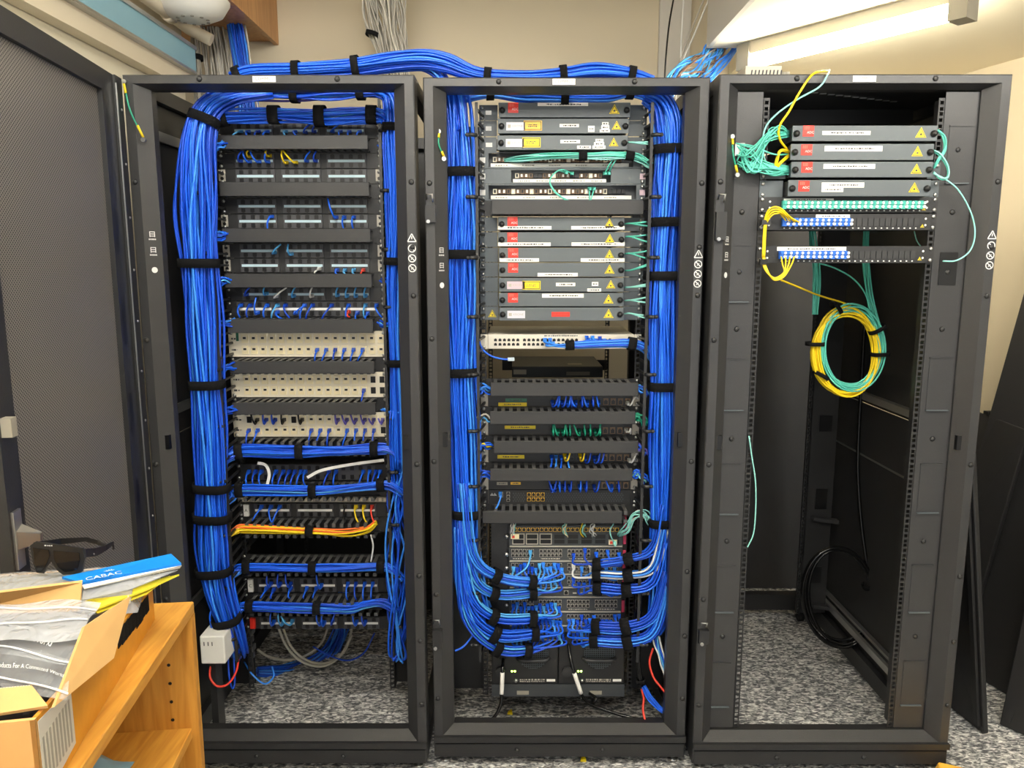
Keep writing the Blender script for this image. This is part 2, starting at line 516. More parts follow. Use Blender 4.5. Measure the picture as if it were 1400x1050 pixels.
# right wall stands a little out of square with the racks
wr = MB(); a = Vector((2.03, 1.56)); d = Vector((0.2685, -0.9633))
b2 = a + d * 6.2; nrm = Vector((0.9633, 0.2685))
wr.hexa([(a.x, a.y, 0), (b2.x, b2.y, 0), (b2.x + nrm.x * .1, b2.y + nrm.y * .1, 0), (a.x + nrm.x * .1, a.y + nrm.y * .1, 0),
         (a.x, a.y, ZC), (b2.x, b2.y, ZC), (b2.x + nrm.x * .1, b2.y + nrm.y * .1, ZC), (a.x + nrm.x * .1, a.y + nrm.y * .1, ZC)])
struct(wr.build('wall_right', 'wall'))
WR_A = Vector(a)
def wall_right_x(Y): return WR_A.x + (WR_A.y - Y) * 0.2685 / 0.9633
plane_box('trim_1', 0.66, 0.80, YB - 0.03, YB, 0.0, ZC, 'beam')            # pier on the back wall
# dropped soffit over the right-hand side of the room
sf = MB(); sf.box(0.79, 3.3, -4.2, 1.10, ZS, ZC)
so = struct(sf.build('ceiling_soffit', ['ceil']))
plane_box('ceiling_soffit_rear', 0.985, 3.3, 1.10, YB, ZS, ZC, 'ceil')
bm = MB(); bm.box(0.772, 0.79, -4.2, 1.10, ZS, ZC); struct(bm.build('trim_2', 'beam'))

# trunking and pipe on the left wall
t = thing('cable_trunking', 'pale blue and cream trunking running along the top of the left wall', 'trunking', (XL + 0.03, 0, 2.2))
MB().box(XL + .002, XL + 0.075, -2.5, 1.14, 2.265, 2.355).build('lid', 'trunkblue', t)
MB().box(XL + .002, XL + 0.055, -2.5, 1.14, 2.195, 2.262).build('lower_channel', 'pipe', t)
MB().box(XL + .002, XL + 0.082, -2.5, 1.14, 2.352, 2.366).box(XL + .002, XL + 0.079, -2.5, 1.14, 2.258, 2.268).build('edge_bead', 'silver', t)
t = thing('conduit_pipe', 'cream round conduit pipe high on the left wall', 'pipe', (XL + 0.05, 0, 2.4))
pts = [Vector((XL + 0.05, -2.4, 2.44)), Vector((XL + 0.05, 0.9, 2.44)), Vector((XL + 0.05, 1.08, 2.44)), Vector((XL + 0.055, 1.14, 2.435)), Vector((XL + 0.09, 1.17, 2.42)), Vector((XL + 0.13, 1.175, 2.40))]
MB().tube(pts[:3] + pts[3:], 0.024, 12).build('pipe', 'pipe', t)
mb = MB()
for y in (-0.6, 0.2, 0.95): mb.tube([(XL + 0.05, y, 2.44), (XL + 0.05, y + 0.05, 2.44)], 0.030, 12)
mb.build('collar', 'pipe', t)
t = thing('wall_conduit', 'short cream vertical conduit with elbow beside the grey cables', 'pipe', (XL + 0.02, 1.17, 2.3))
MB().tube([(XL + 0.02, 1.16, ZC), (XL + 0.02, 1.16, 2.5)], 0.016, 10).build('pipe', 'pipe', t)
MB().tube([(XL + 0.02, 1.16, 2.53), (XL + 0.03, 1.17, 2.47), (XL + 0.06, 1.2, 2.44)], 0.028, 10).build('elbow', 'pipe', t)
# white domed fitting at the very top of the picture
c = at(262, -8, 0.95)
t = thing('domed_fitting', 'round white plastic domed fitting at the top left of the wall', 'fitting', (c.x, c.y, c.z - .05))
mb = MB(); mb.tube([c + Vector((0, 0, k)) for k in (-.095, -.09, -.07, -.03, 0.02, .06, .10)], [.02, .07, .11, .135, .14, .125, .05], 28)
mb.build('dome', 'white', t)
mb = MB()
for k in range(10):
    an = 2 * math.pi * k / 10
    mb.cyl(c + Vector((math.cos(an) * .055, math.sin(an) * .055, -.094)), c + Vector((math.cos(an) * .055, math.sin(an) * .055, -.085)), .007, 8)
mb.build('vent_holes', 'lampcap', t)
MB().tube([c + Vector((0, 0, .09)), c + Vector((0, 0, ZC - c.z))], .02, 10).build('stem', 'white', t)
# brown wooden cabinet on the back wall
t = thing('wall_cabinet', 'brown wooden cabinet fixed high on the back wall above the grey cables', 'cabinet', (-1.3, 1.2, 2.48))
MB().box(-1.075, -1.055, 0.72, YB - .001, 2.48, ZC - .002).build('side_panel', 'ply', t)
MB().box(-1.76, -1.076, 0.72, YB - .001, 2.495, 2.515).build('bottom_panel', 'ply', t)
MB().box(-1.76, -1.076, 0.71, 0.73, 2.48, ZC - .002).build('door', 'ply', t)

# ------------------------------------------------------------------ lamps
def batten(name, label, p0, p1, zt, tubemat, group=None, r=0.014, cap=True):
    """batten lamp under a ceiling: p0, p1 in plan, zt underside it is fixed to"""
    p0 = Vector((p0[0], p0[1], 0)); p1 = Vector((p1[0], p1[1], 0)); dd = (p1 - p0).normalized(); nn = Vector((-dd.y, dd.x, 0))
    t = thing(name, label, 'lamp', ((p0 + p1) / 2) + Vector((0, 0, zt - .09)), group)
    def slab(a, b, w, z0, z1, nm, m, off=0.0):
        q = [a - nn * (w / 2 - off), b - nn * (w / 2 - off), b + nn * (w / 2 + off), a + nn * (w / 2 + off)]
        MB().hexa([v + Vector((0, 0, z0)) for v in q] + [v + Vector((0, 0, z1)) for v in q]).build(nm, m, t)
    slab(p0, p1, 0.06, zt - .045, zt - .0005, 'body', 'lampbody')
    slab(p0 - dd * .012, p0 + dd * .045, 0.075, zt - .10, zt - .0005, 'end_cap', 'lampcap')
    slab(p1 - dd * .045, p1 + dd * .012, 0.075, zt - .10, zt - .0005, 'end_cap', 'lampcap')
    MB().tube([p0 + dd * .045 + Vector((0, 0, zt - .075)), p1 - dd * .045 + Vector((0, 0, zt - .075))], r, 14).build('tube', tubemat, t)
    return t
batten('batten_lamp', 'lit fluorescent batten lamp under the ceiling above the right rack', (1.41, 0.40), (0.915, 1.16 - .10), ZS, 'tube2', r=0.018)
for i, (x, y, lb) in enumerate(((-0.55, -1.2, 'left'), (0.15, -1.9, 'middle'), (-0.1, -3.0, 'rear'), (1.42, -1.0, 'right'))):  # right-hand lamp is unseen, added to brighten the right rack
    z = ZS if x > 1 else ZC
    batten('batten_lamp', 'fluorescent batten lamp over the aisle before the racks, %s one' % lb, (x - .6, y), (x + .6, y), z, 'tube', 'battens over the aisle', r=0.018)

# ================================================================== the racks
ZB, ZT = 0.03, 1.991
RK = {1: (-1.012, -0.254, -0.030), 2: (-0.235, 0.523, 0.0), 3: (0.538, 1.297, -0.035)}
YR = {1: 0.22, 2: 0.18, 3: 0.005}          # plane of the mounting rails
XC = {1: -0.625, 2: 0.147, 3: 0.908}       # centre of the mounting rails
YREAR = {1: 0.93, 2: 0.93, 3: 0.76}
def rail_mesh(zlen, side):
    mb = MB(); w = 0.017
    mb.box(-w / 2, -0.0048, 0, .002, 0, zlen); mb.box(0.0048, w / 2, 0, .002, 0, zlen)
    z = 0.004; k = 0; last = 0.0
    while z + .0095 < zlen:
        mb.box(-.0048, .0048, 0, .002, last, z); last = z + .0095
        z += (0.01588, 0.01588, 0.01270)[k % 3]; k += 1
    mb.box(-.0048, .0048, 0, .002, last, zlen)
    x = -w / 2 if side < 0 else w / 2
    mb.box(min(x, x + side * -.002) , max(x, x + side * -.002), 0, .05, 0, zlen)
    return mb.mesh('rail', 'black')
RAILZ0, RAILZ1 = 0.125, 1.94
rail_me = {s: rail_mesh(RAILZ1 - RAILZ0, s) for s in (-1, 1)}
bolt_me = MB().dome((0, 0, 0), (0, -1, 0), 0.0075, 0.005, 12).mesh('bolt', 'black')
def symbols(mb, x, y, z, s=0.021):
    """warning marks printed one above the other: a triangle and three struck circles"""
    def ring(cx, cz, r0, r1, n=16):
        b = len(mb.v)
        for k in range(n):
            an = 2 * math.pi * k / n
            mb.v.append((cx + r0 * math.cos(an), y, cz + r0 * math.sin(an))); mb.v.append((cx + r1 * math.cos(an), y, cz + r1 * math.sin(an)))
        for k in range(n):
            k2 = (k + 1) % n
            mb.face((b + 2 * k, b + 2 * k2, b + 2 * k2 + 1, b + 2 * k + 1))
    def bar(x0, z0, x1, z1, w):
        dx, dz = x1 - x0, z1 - z0; l = math.hypot(dx, dz); nx, nz = -dz / l * w / 2, dx / l * w / 2
        b = len(mb.v); mb.v += [(x0 - nx, y, z0 - nz), (x1 - nx, y, z1 - nz), (x1 + nx, y, z1 + nz), (x0 + nx, y, z0 + nz)]
        mb.face((b, b + 1, b + 2, b + 3))
    w = s * 0.12
    bar(x - s * .55, z - s * .4, x + s * .55, z - s * .4, w); bar(x - s * .55, z - s * .4, x, z + s * .6, w); bar(x + s * .55, z - s * .4, x, z + s * .6, w)
    bar(x, z - s * .1, x, z + s * .25, w)
    for k in (1, 2, 3):
        cz = z - k * s * 1.25
        ring(x, cz, s * .40, s * .52); bar(x - s * .3, cz + s * .3, x + s * .3, cz - s * .3, w)
        bar(x - s * .15, cz - s * .15, x + s * .12, cz + s * .1, w)
def marks(mb, x, y, z, s=0.016):
    for k in (0, 1):
        zz = z - k * s * 2.6
        for dz in (0, .35, .7): mb.box(x - s * .45, x + s * .45, y - .0003, y, zz + dz * s, zz + dz * s + s * .12)
        mb.box(x - s * .45, x - s * .33, y - .0003, y, zz - s * .1, zz + s * .8); mb.box(x + s * .33, x + s * .45, y - .0003, y, zz - s * .1, zz + s * .8)
        for i in range(5): mb.box(x - s * .6 + i * s * .25, x - s * .45 + i * s * .25, y - .0003, y, zz - s * .6, zz - s * .35)
    zc = z - 5.6 * s
    mb.cyl((x, y - .0003, zc), (x, y, zc), s * .5, 12)

def rack(k, label, plate_txt):
    x0, x1, yf = RK[k]
    t = thing('server_rack', label, 'server rack', ((x0 + x1) / 2, yf + .5, 0.0))
    side_p = [(0, .062), (0, .003), (.003, 0), (.026, 0), (.058, .033), (.058, .062)]
    top_p = [(0, .062), (0, .003), (.003, 0), (.022, 0), (.032, .033), (.032, .062)]
    bot_p = [(0, .062), (0, .003), (.003, 0), (.068, 0), (.090, .033), (.090, .062)]
    def corner(j, cx, cz):
        p = side_p[j]; q = top_p[j] if cz > 0 else bot_p[j]
        return (x1 - p[0] if cx > 0 else x0 + p[0], yf + p[1], ZT - q[0] if cz > 0 else ZB + q[0])
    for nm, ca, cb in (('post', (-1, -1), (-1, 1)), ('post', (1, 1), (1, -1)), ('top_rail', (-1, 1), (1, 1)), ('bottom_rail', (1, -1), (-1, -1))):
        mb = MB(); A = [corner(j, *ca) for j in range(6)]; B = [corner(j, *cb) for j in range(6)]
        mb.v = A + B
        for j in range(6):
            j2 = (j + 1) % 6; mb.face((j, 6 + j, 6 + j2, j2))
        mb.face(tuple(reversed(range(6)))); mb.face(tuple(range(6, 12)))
        o = mb.build(nm, 'black' if nm == 'bottom_rail' else 'frame', t)  # bottom rail and lip blacker: shading towards the floor put into their colour
    # lip and plinth of the bottom rail
    MB().box(x0, x1, yf - .010, yf + .002, ZB + .052, ZB + .070).build('bottom_lip', 'black', t)
    MB().box(x0 + .004, x1 - .004, yf - .004, yf + .002, ZB + .002, ZB + .044).build('plinth', 'black', t)
    # bolts round the frame
    for (bx, bz) in ([(x0 + .013, z) for z in (1.72, 1.30, .95, .55, .22)] + [(x1 - .013, z) for z in (1.72, 1.55, 1.42, .95, .62, .42, .22)]
                     + [(x0 + .2, ZT - .011), (x1 - .2, ZT - .011)] + [(x0 + .25, ZB + .024), (x1 - .25, ZB + .024)]):
        inst('bolt', bolt_me, t, (bx, yf - (.004 if bz < .1 else 0), bz))
    # square keyholes in the posts
    for px_ in (x0 + .040, x1 - .040):
        yy = yf + .014
        MB().box(px_ - .010, px_ + .010, yy - .002, yy + .012, .99, 1.03).build('keyhole', 'port', t)
    # rear frame and side rails
    yr = yf + 1.07
    for xx in (x0, x1 - .04): MB().box(xx, xx + .04, yr - .04, yr, ZB, ZT).build('rear_post', 'black', t)
    MB().box(x0 + .04, x1 - .04, yr - .04, yr, ZB, ZB + .07).build('rear_bottom_rail', 'black', t)
    MB().box(x0 + .04, x1 - .04, yr - .04, yr, ZT - .04, ZT).build('rear_top_rail', 'black', t)
    for xx in (x0, x1 - .03):
        MB().box(xx, xx + .03, yf + .063, yr - .041, ZB, ZB + .06).build('base_side_rail', 'black', t)
        MB().box(xx, xx + .03, yf + .063, yr - .041, ZT - .04, ZT).build('top_side_rail', 'black', t)
    # mounting rails
    for s in (-1, 1):
        inst('mounting_rail', rail_me[s], t, (XC[k] + s * 0.2325, YR[k], RAILZ0))
        inst('mounting_rail', rail_me[s], t, (XC[k] + s * 0.2325, YREAR[k], RAILZ0))
    # filler plates between frame and rails
    for s in (-1, 1):
        xa = XC[k] + s * 0.242; xb = x0 + .03 if s < 0 else x1 - .03
        lo, hi = min(xa, xb), max(xa, xb)
        if k == 3:
            MB().box(lo, hi, YR[k], YR[k] + .002, ZB + .093, ZT - .036).build('filler_plate', 'frame', t)
            xr = XC[k] + s * 0.242; xq = x1 - .05 if s > 0 else x0 + .05
            MB().box(min(xr - s * .01, xq), max(xr - s * .01, xq), YREAR[k], YREAR[k] + .003, ZB + .10, ZT - .06).build('rear_filler_plate', 'black', t)
        else:
            MB().box(lo, hi, YR[k] + .03, YR[k] + .034, ZB + .10, ZT - .09).build('filler_plate', 'deep', t)  # added black backing, stands in for the shade behind the bundles
    # casters and levelling feet
    for xx in (x0 + .07, x1 - .07):
        for yy in (yf + .07, yr - .08):
            mb = MB(); mb.cyl((xx - .011, yy, .022), (xx + .011, yy, .022), .0218, 14); mb.box(xx - .016, xx + .016, yy - .02, yy + .02, .031, .045)
            mb.build('caster', 'rubber', t)
    for xx in (x0 + .03, x1 - .03):
        mb = MB(); mb.cyl((xx, yf + .03, 0.0), (xx, yf + .03, .008), .016, 12); mb.cyl((xx, yf + .03, .008), (xx, yf + .03, .04), .006, 8)
        mb.build('levelling_foot', 'silver', t)
    # name plate
    px_c = {1: 361, 2: 771, 3: 1182}[k]; zc = ZT - .0115
    xc = at(px_c, 107 if k == 2 else 104, yf).x
    pl = MB().box(xc - .030, xc + .030, yf - .0012, yf, zc - .0075, zc + .0075).build('name_plate', 'white', t)
    mb = MB(); put_text(mb, plate_txt, xc, yf - .0014, zc, .008, 0, .05); mb.build('lettering', 'print', pl)
    # printed symbols on the posts
    mb = MB(); symbols(mb, x1 - .0145, yf - .0004, zat({1: 326, 2: 348, 3: 322}[k], yf)); mb.build('warning_symbols', 'printw', t)
    # the left set sits on the sloping inner face of the post
    mb = MB(); marks(mb, 0, 0, 0)
    zc = zat({1: 323, 2: 345, 3: 330}[k], yf)
    n = 0.7071
    cx, cy = x0 + .042, yf + .0165
    mb.v = [(cx + v[0] * n - .0004, cy + v[0] * n + v[1] - .0004, zc + v[2]) for v in mb.v]
    mb.build('printed_symbols', 'printw', t)
    return t
R1 = rack(1, 'left server rack in black with its mesh door open and blue cabling', 'COMMS 1')
R2 = rack(2, 'middle server rack in black, tall bundles of blue cable on both sides', 'COMMS 2')
R3 = rack(3, 'right server rack in black, mostly empty, labelled COMMS 3', 'COMMS 3')
# side panels and rear doors
for k, t, s in ((1, R1, -1), (2, R2, 1), (3, R3, 1), (3, R3, -1)):
    x0, x1, yf = RK[k]; xx = x0 + .002 if s < 0 else x1 - .008
    MB().box(xx, xx + .006, yf + .063, yf + 1.03, ZB + .06, 1.0).build('side_panel', 'black', t)
    MB().box(xx, xx + .006, yf + .063, yf + 1.03, 1.004, ZT - .04).build('side_panel', 'black', t)
x0, x1, yf = RK[1]
MB().box(x0 + .02, x1 - .02, yf + 1.075, yf + 1.095, .06, ZT - .02).build('rear_door', 'deep', R1)
# bars on the left inner side of the left rack, and a slotted upright
for z in (1.86, 1.08, 0.46):
    MB().box(x0 + .012, x0 + .02, yf + .07, yf + 1.0, z - .014, z + .014).build('side_bar', 'silver', R1)
mb = MB(); xx = x0 + .055; yy = YR[1] + .02
mb.box(xx, xx + .09, yy + .05, yy + .053, .1, 1.90); up = mb.build('slotted_upright', 'deep', R1)
mb = MB()
for i in range(58):
    z = .2 + i * .029
    mb.box(xx + .086 + (i % 2) * .004, xx + .092 + (i % 2) * .004, yy + .02, yy + .05, z, z + .018)
mb.build('slot_hooks', 'silver', up)
# right rack: roof with slots, side bars, knockouts
x0, x1, yf = RK[3]
mb = MB(); mb.box(x0 + .03, x1 - .03, yf + .063, yf + .42, ZT - .012, ZT - .008); mb.box(x0 + .03, x0 + .46, yf + .42, yf + 1.03, ZT - .012, ZT - .008)
mb.box(x1 - .14, x1 - .03, yf + .42, yf + 1.03, ZT - .012, ZT - .008); mb.box(x0 + .46, x1 - .14, yf + .66, yf + 1.03, ZT - .012, ZT - .008)
mb.build('roof_panel', 'black', R3)
mb = MB(); mb.box(x0 + .05, x1 - .05, yf + .40, yf + .43, ZT - .055, ZT - .013); mb.build('roof_crossbar', 'black', R3)
mb = MB()
for i in range(11):
    mb.box(x0 + .30 + i * .028, x0 + .318 + i * .028, yf + .16 + i * .012, yf + .168 + i * .012, ZT - .0135, ZT - .0118)
mb.build('roof_slots', 'silver', R3)
for (pa, pb_) in (((1243, 563), (1196, 528)),):
    z = atx(1243, 566, x1 - .03).z
    MB().box(x1 - .03, x1 - .009, .12, .98, z - .012, z + .012).build('side_bar', 'silver', R3)
z = atx(1222, 925, x1 - .04).z
MB().box(x1 - .045, x1 - .032, .08, .98, z - .012, z + .012).build('side_bar', 'silver', R3)
MB().box(x1 - .028, x1 - .012, .08, .98, z + .02, z + .03).build('side_bar', 'silver', R3)
z = atx(1240, 655, x1 - .009).z
MB().box(x1 - .012, x1 - .009, .08, .98, z - .003, z + .003).build('panel_seam', 'silver', R3)
for side, lst in ((-1, ((412, 336), (560, 492), (702, 636), (836, 774), (965, 907))), (1, ((250, 173), (560, 490), (700, 635), (836, 773), (963, 904)))):
    xa = XC[3] + side * 0.258; xb = XC[3] + side * 0.318
    for (b_, t_) in lst:
        z0, z1 = zat(b_, YR[3]), zat(t_, YR[3]); lo, hi = min(xa, xb), max(xa, xb)
        k = MB().box(lo, hi, YR[3] - .0015, YR[3], z0, z1).build('knockout', 'frame', R3)
        MB().box(lo - .001, hi + .001, YR[3] - .007, YR[3], z0 - .003, z0).build('ridge', 'slate', k)  # lower ridge in a paler colour: its highlight is painted in
        MB().box(lo - .001, hi + .001, YR[3] - .004, YR[3], z1, z1 + .003).build('ridge', 'frame', k)
    xm = XC[3] + side * .285
    for py in (205, 290, 372, 450, 600, 740, 870):
        inst('bolt', bolt_me, R3, (xm, YR[3], zat(py, YR[3])))
z0, z1 = zat(390, YR[3]), zat(345, YR[3])
MB().box(XC[3] + .262, XC[3] + .31, YR[3] - .002, YR[3] + .001, z0, z1).build('cutout', 'port', R3)
# rear plate cut-outs in the right rack
for (pa, pb_, pc, pd) in ((1121, 568, 1137, 590), (1116, 668, 1130, 696), (1108, 775, 1122, 797)):
    p = at(pa, pb_, YREAR[3] - .002); q = at(pc, pd, YREAR[3] - .002)
    MB().box(p.x, q.x, YREAR[3] - .002, YREAR[3], q.z, p.z).build('rear_cutout', 'port', R3)
for py in (712, 832):
    p = at(1112, py, YREAR[3] - .03)
    mb = MB(); mb.hexa([p, p + Vector((.10, .0, -.015)), p + Vector((.10, .028, -.015)), p + Vector((0, .028, 0)), p + Vector((0, 0, .012)), p + Vector((.10, 0, .0)), p + Vector((.10, .028, .0)), p + Vector((0, .028, .012))])
    mb.build('rear_bracket', 'frame', R3)
# hinges and latch plates on the left posts of racks 2 and 3
for k, t in ((2, R2), (3, R3)):
    x0, x1, yf = RK[k]
    for (pa, pb_) in ({2: ((304, 266), (886, 846)), 3: ((328, 266), (880, 850))}[k]):
        z0, z1 = zat(pa, yf - .01), zat(pb_, yf - .01)
        h = MB().box(x0 + .002, x0 + .030, yf - .016, yf - .0005, z0, z0 + (z1 - z0) * .62).build('hinge', 'black', t)
        mb = MB(); mb.tube([(x0 + .006, yf - .008, z1 - .012), (x0 + .006, yf - .02, z1), (x0 + .022, yf - .02, z1), (x0 + .022, yf - .008, z1 - .02)], .0025, 6)
        mb.cyl((x0 + .010, yf - .02, z0 + .002), (x0 + .010, yf - .008, z0 + .002), .005, 10); mb.build('hinge_pin', 'silver', h)
# screws with earth leads near the top of each left post
def earth(px0, py0, px1, py1, Y, label):
    p = at(px0, py0, Y); q = at(px1, py1, Y)
    t = thing('earth_lead', label, 'cable', (q.x, q.y, q.z))
    mid = (p + q) / 2 + Vector((-.006, -.008, 0))
    MB().tube(catmull([p, mid, q], 6), .0024, 6).build('cable', 'greencab', t)
    MB().cyl(p + Vector((0, -.003, .0)), p + (mid - p) * .35 + Vector((0, -.003, 0)), .0034, 8).build('sleeve', 'yellowl', t)
    MB().cyl(q + (mid - q) * .45, q, .0034, 8).build('sleeve', 'yellowl', t)
    MB().cyl(p + Vector((0, -.004, .006)), p + Vector((0, .004, .006)), .006, 10).build('ring_terminal', 'silver', t)
    MB().cyl(q + Vector((0, -.004, -.006)), q + Vector((0, .004, -.006)), .006, 10).build('ring_terminal', 'silver', t)
earth(170, 115, 196, 188, RK[1][2] - .004, 'green and yellow earth lead joining the mesh door to the left rack')
earth(600, 183, 607, 214, .018, 'short earth lead on the left post of the middle rack')
earth(1001, 190, 1008, 236, -.018, 'short earth lead on the left post of the right rack')

# ------------------------------------------------------------------ open mesh door of the left rack
H = Vector((-1.008, -0.052)); E = Vector((-0.915, -0.79))
dv = (E - H).normalized(); nv = Vector((-dv.y, dv.x))          # nv points to +x
if nv.x < 0: nv = -nv
door = None
# local axes: -y runs along the door from hinge to free edge, +x is the visible face
LD = (E - H).length
DZ0, DZ1 = 0.06, 1.975
def dpart(nm, m, boxes, parent=None):
    mb = MB()
    for b_ in boxes: mb.box(*b_)
    me = mb.mesh(nm, m); o = bpy.data.objects.new(nm, me); COL.objects.link(o); o.parent = parent or door; return o
door = dpart('mesh_door', 'perf', [(-.018, -.012, -LD + .055, -.122, DZ0 + .05, DZ1 - .05)])
door.parent = R1; door.location = Vector((H.x, H.y, 0)) - worig(R1)
door.rotation_euler = (0, 0, math.atan2(dv.y, dv.x) - math.radians(-90))
door['label'] = 'tall perforated door standing open'
dpart('hinge_stile', 'black', [(-.02, .0, -.125, -.05, DZ0, DZ1), (-.03, .006, -.05, -.004, DZ0, DZ1)])
dpart('latch_stile', 'black', [(-.02, .004, -LD, -LD + .058, DZ0, DZ1)])
dpart('top_frame', 'black', [(-.02, .0, -LD + .058, -.125, DZ1 - .05, DZ1)])
dpart('bottom_frame', 'black', [(-.02, .0, -LD + .058, -.125, DZ0, DZ0 + .05)])
dpart('hinge_rod', 'silver', [(.006, .009, -.052, -.049, DZ0 + .02, DZ1 - .02)])
for i in range(8):
    z = .18 + i * .235
    mb = MB(); cyl_pts = [(math.cos(k * math.pi / 8) * .008, math.sin(k * math.pi / 8) * .008) for k in range(17)]
    poly = [(-.098 + math.cos(a_) * .012, z + .045 + math.sin(a_) * .009) for a_ in [k * math.pi / 6 for k in range(7)]] + [(-.098 + math.cos(a_) * .012, z - .045 + math.sin(a_) * .009) for a_ in [math.pi + k * math.pi / 6 for k in range(7)]]
    mb.v = []; n = len(poly); mb.v = [(.0006, y_, z_) for y_, z_ in poly]; mb.face(tuple(range(n)))
    me = mb.mesh('slot', 'port'); o = bpy.data.objects.new('slot', me); COL.objects.link(o); o.parent = door
for i in range(14):
    z = .14 + i * .135
    mb = MB(); mb.dome((.0065, -.022, z), (1, 0, 0), .004, .003, 8); me = mb.mesh('rivet', 'silver'); o = bpy.data.objects.new('rivet', me); COL.objects.link(o); o.parent = door
# latch on the free stile
zl = 1.0
o = dpart('latch_plate', 'silver', [(.004, .009, -LD + .008, -LD + .035, zl - .05, zl + .06)])
mb = MB(); mb.hexa([(.009, -LD + .012, zl - .012), (.042, -LD + .026, zl - .004), (.042, -LD + .036, zl - .004), (.009, -LD + .034, zl - .018), (.009, -LD + .012, zl + .022), (.042, -LD + .026, zl + .012), (.042, -LD + .036, zl + .012), (.009, -LD + .034, zl + .030)])
me = mb.mesh('latch_hook', 'silver'); q = bpy.data.objects.new('latch_hook', me); COL.objects.link(q); q.parent = door
dpart('catch_block', 'lampcap', [(.004, .022, -LD + .006, -LD + .026, zl + .20, zl + .235)])

# ================================================================== equipment
HW = 0.2413
screw_me = MB().dome((0, 0, 0), (0, -1, 0), 0.0055, 0.004, 10).mesh('screw', 'silver')
knob_me = MB().tube([(0, 0, 0), (0, -.004, 0), (0, -.008, 0), (0, -.011, 0)], [.0085, .0085, .0065, .002], 14).mesh('knob', 'rubber')
def screws(t, k, z0, z1, y):
    for s in (-1, 1):
        for z in (z0 + .007, z1 - .007): inst('screw', screw_me, t, (XC[k] + s * .2325, y, z))
def sticker(t, nm, m, x0, x1, y, z0, z1, thick=.0008):
    return MB().box(x0, x1, y - thick, y, z0, z1).build(nm, m, t)

# ---------------- patch panels with three four-way groups
def patch_panel(k, py0, py1, label, white=False, style='groups', strips=True):
    Y = YR[k]; z1, z0 = zat(py0, Y), zat(py1, Y); xc = XC[k]; h = z1 - z0
    t = thing('patch_bay', label, 'patch panel', (xc, Y, z0), 'patch panels of the left rack')
    yf = Y - .003
    MB().box(xc - HW, xc + HW, yf, Y - .0002, z0 + .0006, z1 - .0006).build('face_plate', 'black', t)
    MB().box(xc - .215, xc + .215, Y + .004, Y + .06, z0 + .003, z1 - .003).build('back_tray', 'deep', t)
    screws(t, k, z0, z1, yf)
    zs = z0 + h * .50
    if style == 'row':
        g = [(xc - .205, xc + .215)]
    else:
        g = [(xc + (f - .5) * .4826 - .054, xc + (f - .5) * .4826 + .054) for f in (.225, .505, .785)]
    for (a_, b_) in g:
        mod = MB().box(a_ - .004, b_ + .004, yf - .005, yf, z0 + .002, z1 - .002).build('port_module', 'panel', t)
        n = 4 if style != 'row' else 16
        mb = MB(); st = (b_ - a_) / n
        for i in range(n):
            cx = a_ + (i + .5) * st
            for (za, zb) in ((zs + h * .14, zs + h * .40), (zs - h * .40, zs - h * .14)):
                mb.box(cx - .0062, cx + .0062, yf - .0056, yf - .004, za, zb)
                mb.box(cx - .0035, cx + .0035, yf - .0058, yf - .004, za - .0015 if za < zs else zb, za if za < zs else zb + .0015)
        mb.build('ports', 'port', mod)
        if strips:
            if style == 'row':
                for q in range(4):
                    w = (b_ - a_) / 4
                    sticker(mod, 'label_strip', 'white', a_ + q * w + .004, a_ + (q + 1) * w - .004, yf - .005, zs - .0038, zs + .0038)
            else:
                sticker(mod, 'label_strip', 'white' if white else 'strip', a_, b_, yf - .005, zs - .0036, zs + .0036)
    return t, zs, z0, z1
# ---------------- slotted cable duct with or without its cover
finger_cache = {}
def finger_me(depth, up):
    key = (round(depth, 3), up)
    if key not in finger_cache:
        mb = MB(); mb.box(-.0052, .0052, -depth, 0, 0 if up else -.002, .002 if up else 0)
        mb.box(-.0052, .0052, -depth - .002, -depth, -.010 if up else 0, .002 if up else .010)
        finger_cache[key] = mb.mesh('finger', 'finger')
    return finger_cache[key]
def cable_duct(k, z0, z1, label, cover=True, depth=.07, n=19, coverh=None, xs=None, group=None):
    Y = YR[k]; xc = XC[k]
    t = thing('cable_duct', label, 'cable duct', (xc, Y, z0), group)
    MB().box(xc - HW, xc + HW, Y - .003, Y - .0002, z0 + .001, z1 - .001).build('back_plate', 'black', t)
    screws(t, k, z0, z1, Y - .003)
    hw = .208
    for up, z in ((True, z1 - .004), (False, z0 + .004)):
        me = finger_me(depth, up)
        for i in range(n):
            inst('finger', me, t, (xc - hw + (i + .5) * 2 * hw / n, Y - .003, z))
        # rear comb of the duct
        MB().box(xc - hw, xc + hw, Y - .018, Y - .003, z - .001, z + .001).build('comb', 'cover', t)
    if cover:
        a_, b_ = xs if xs else (xc - .215, xc + .215)
        c = MB(); zc = (z0 + z1) / 2; hh = (coverh or (z1 - z0 - .004)) / 2
        c.box(a_, b_, Y - depth - .008, Y - depth - .0045, zc - hh, zc + hh)
        c.box(a_, b_, Y - depth - .0045, Y - depth + .006, zc + hh - .002, zc + hh); c.box(a_, b_, Y - depth - .0045, Y - depth + .006, zc - hh, zc - hh + .002)
        bevel(c.build('cover', 'cover', t), .0012, 1)
    return t

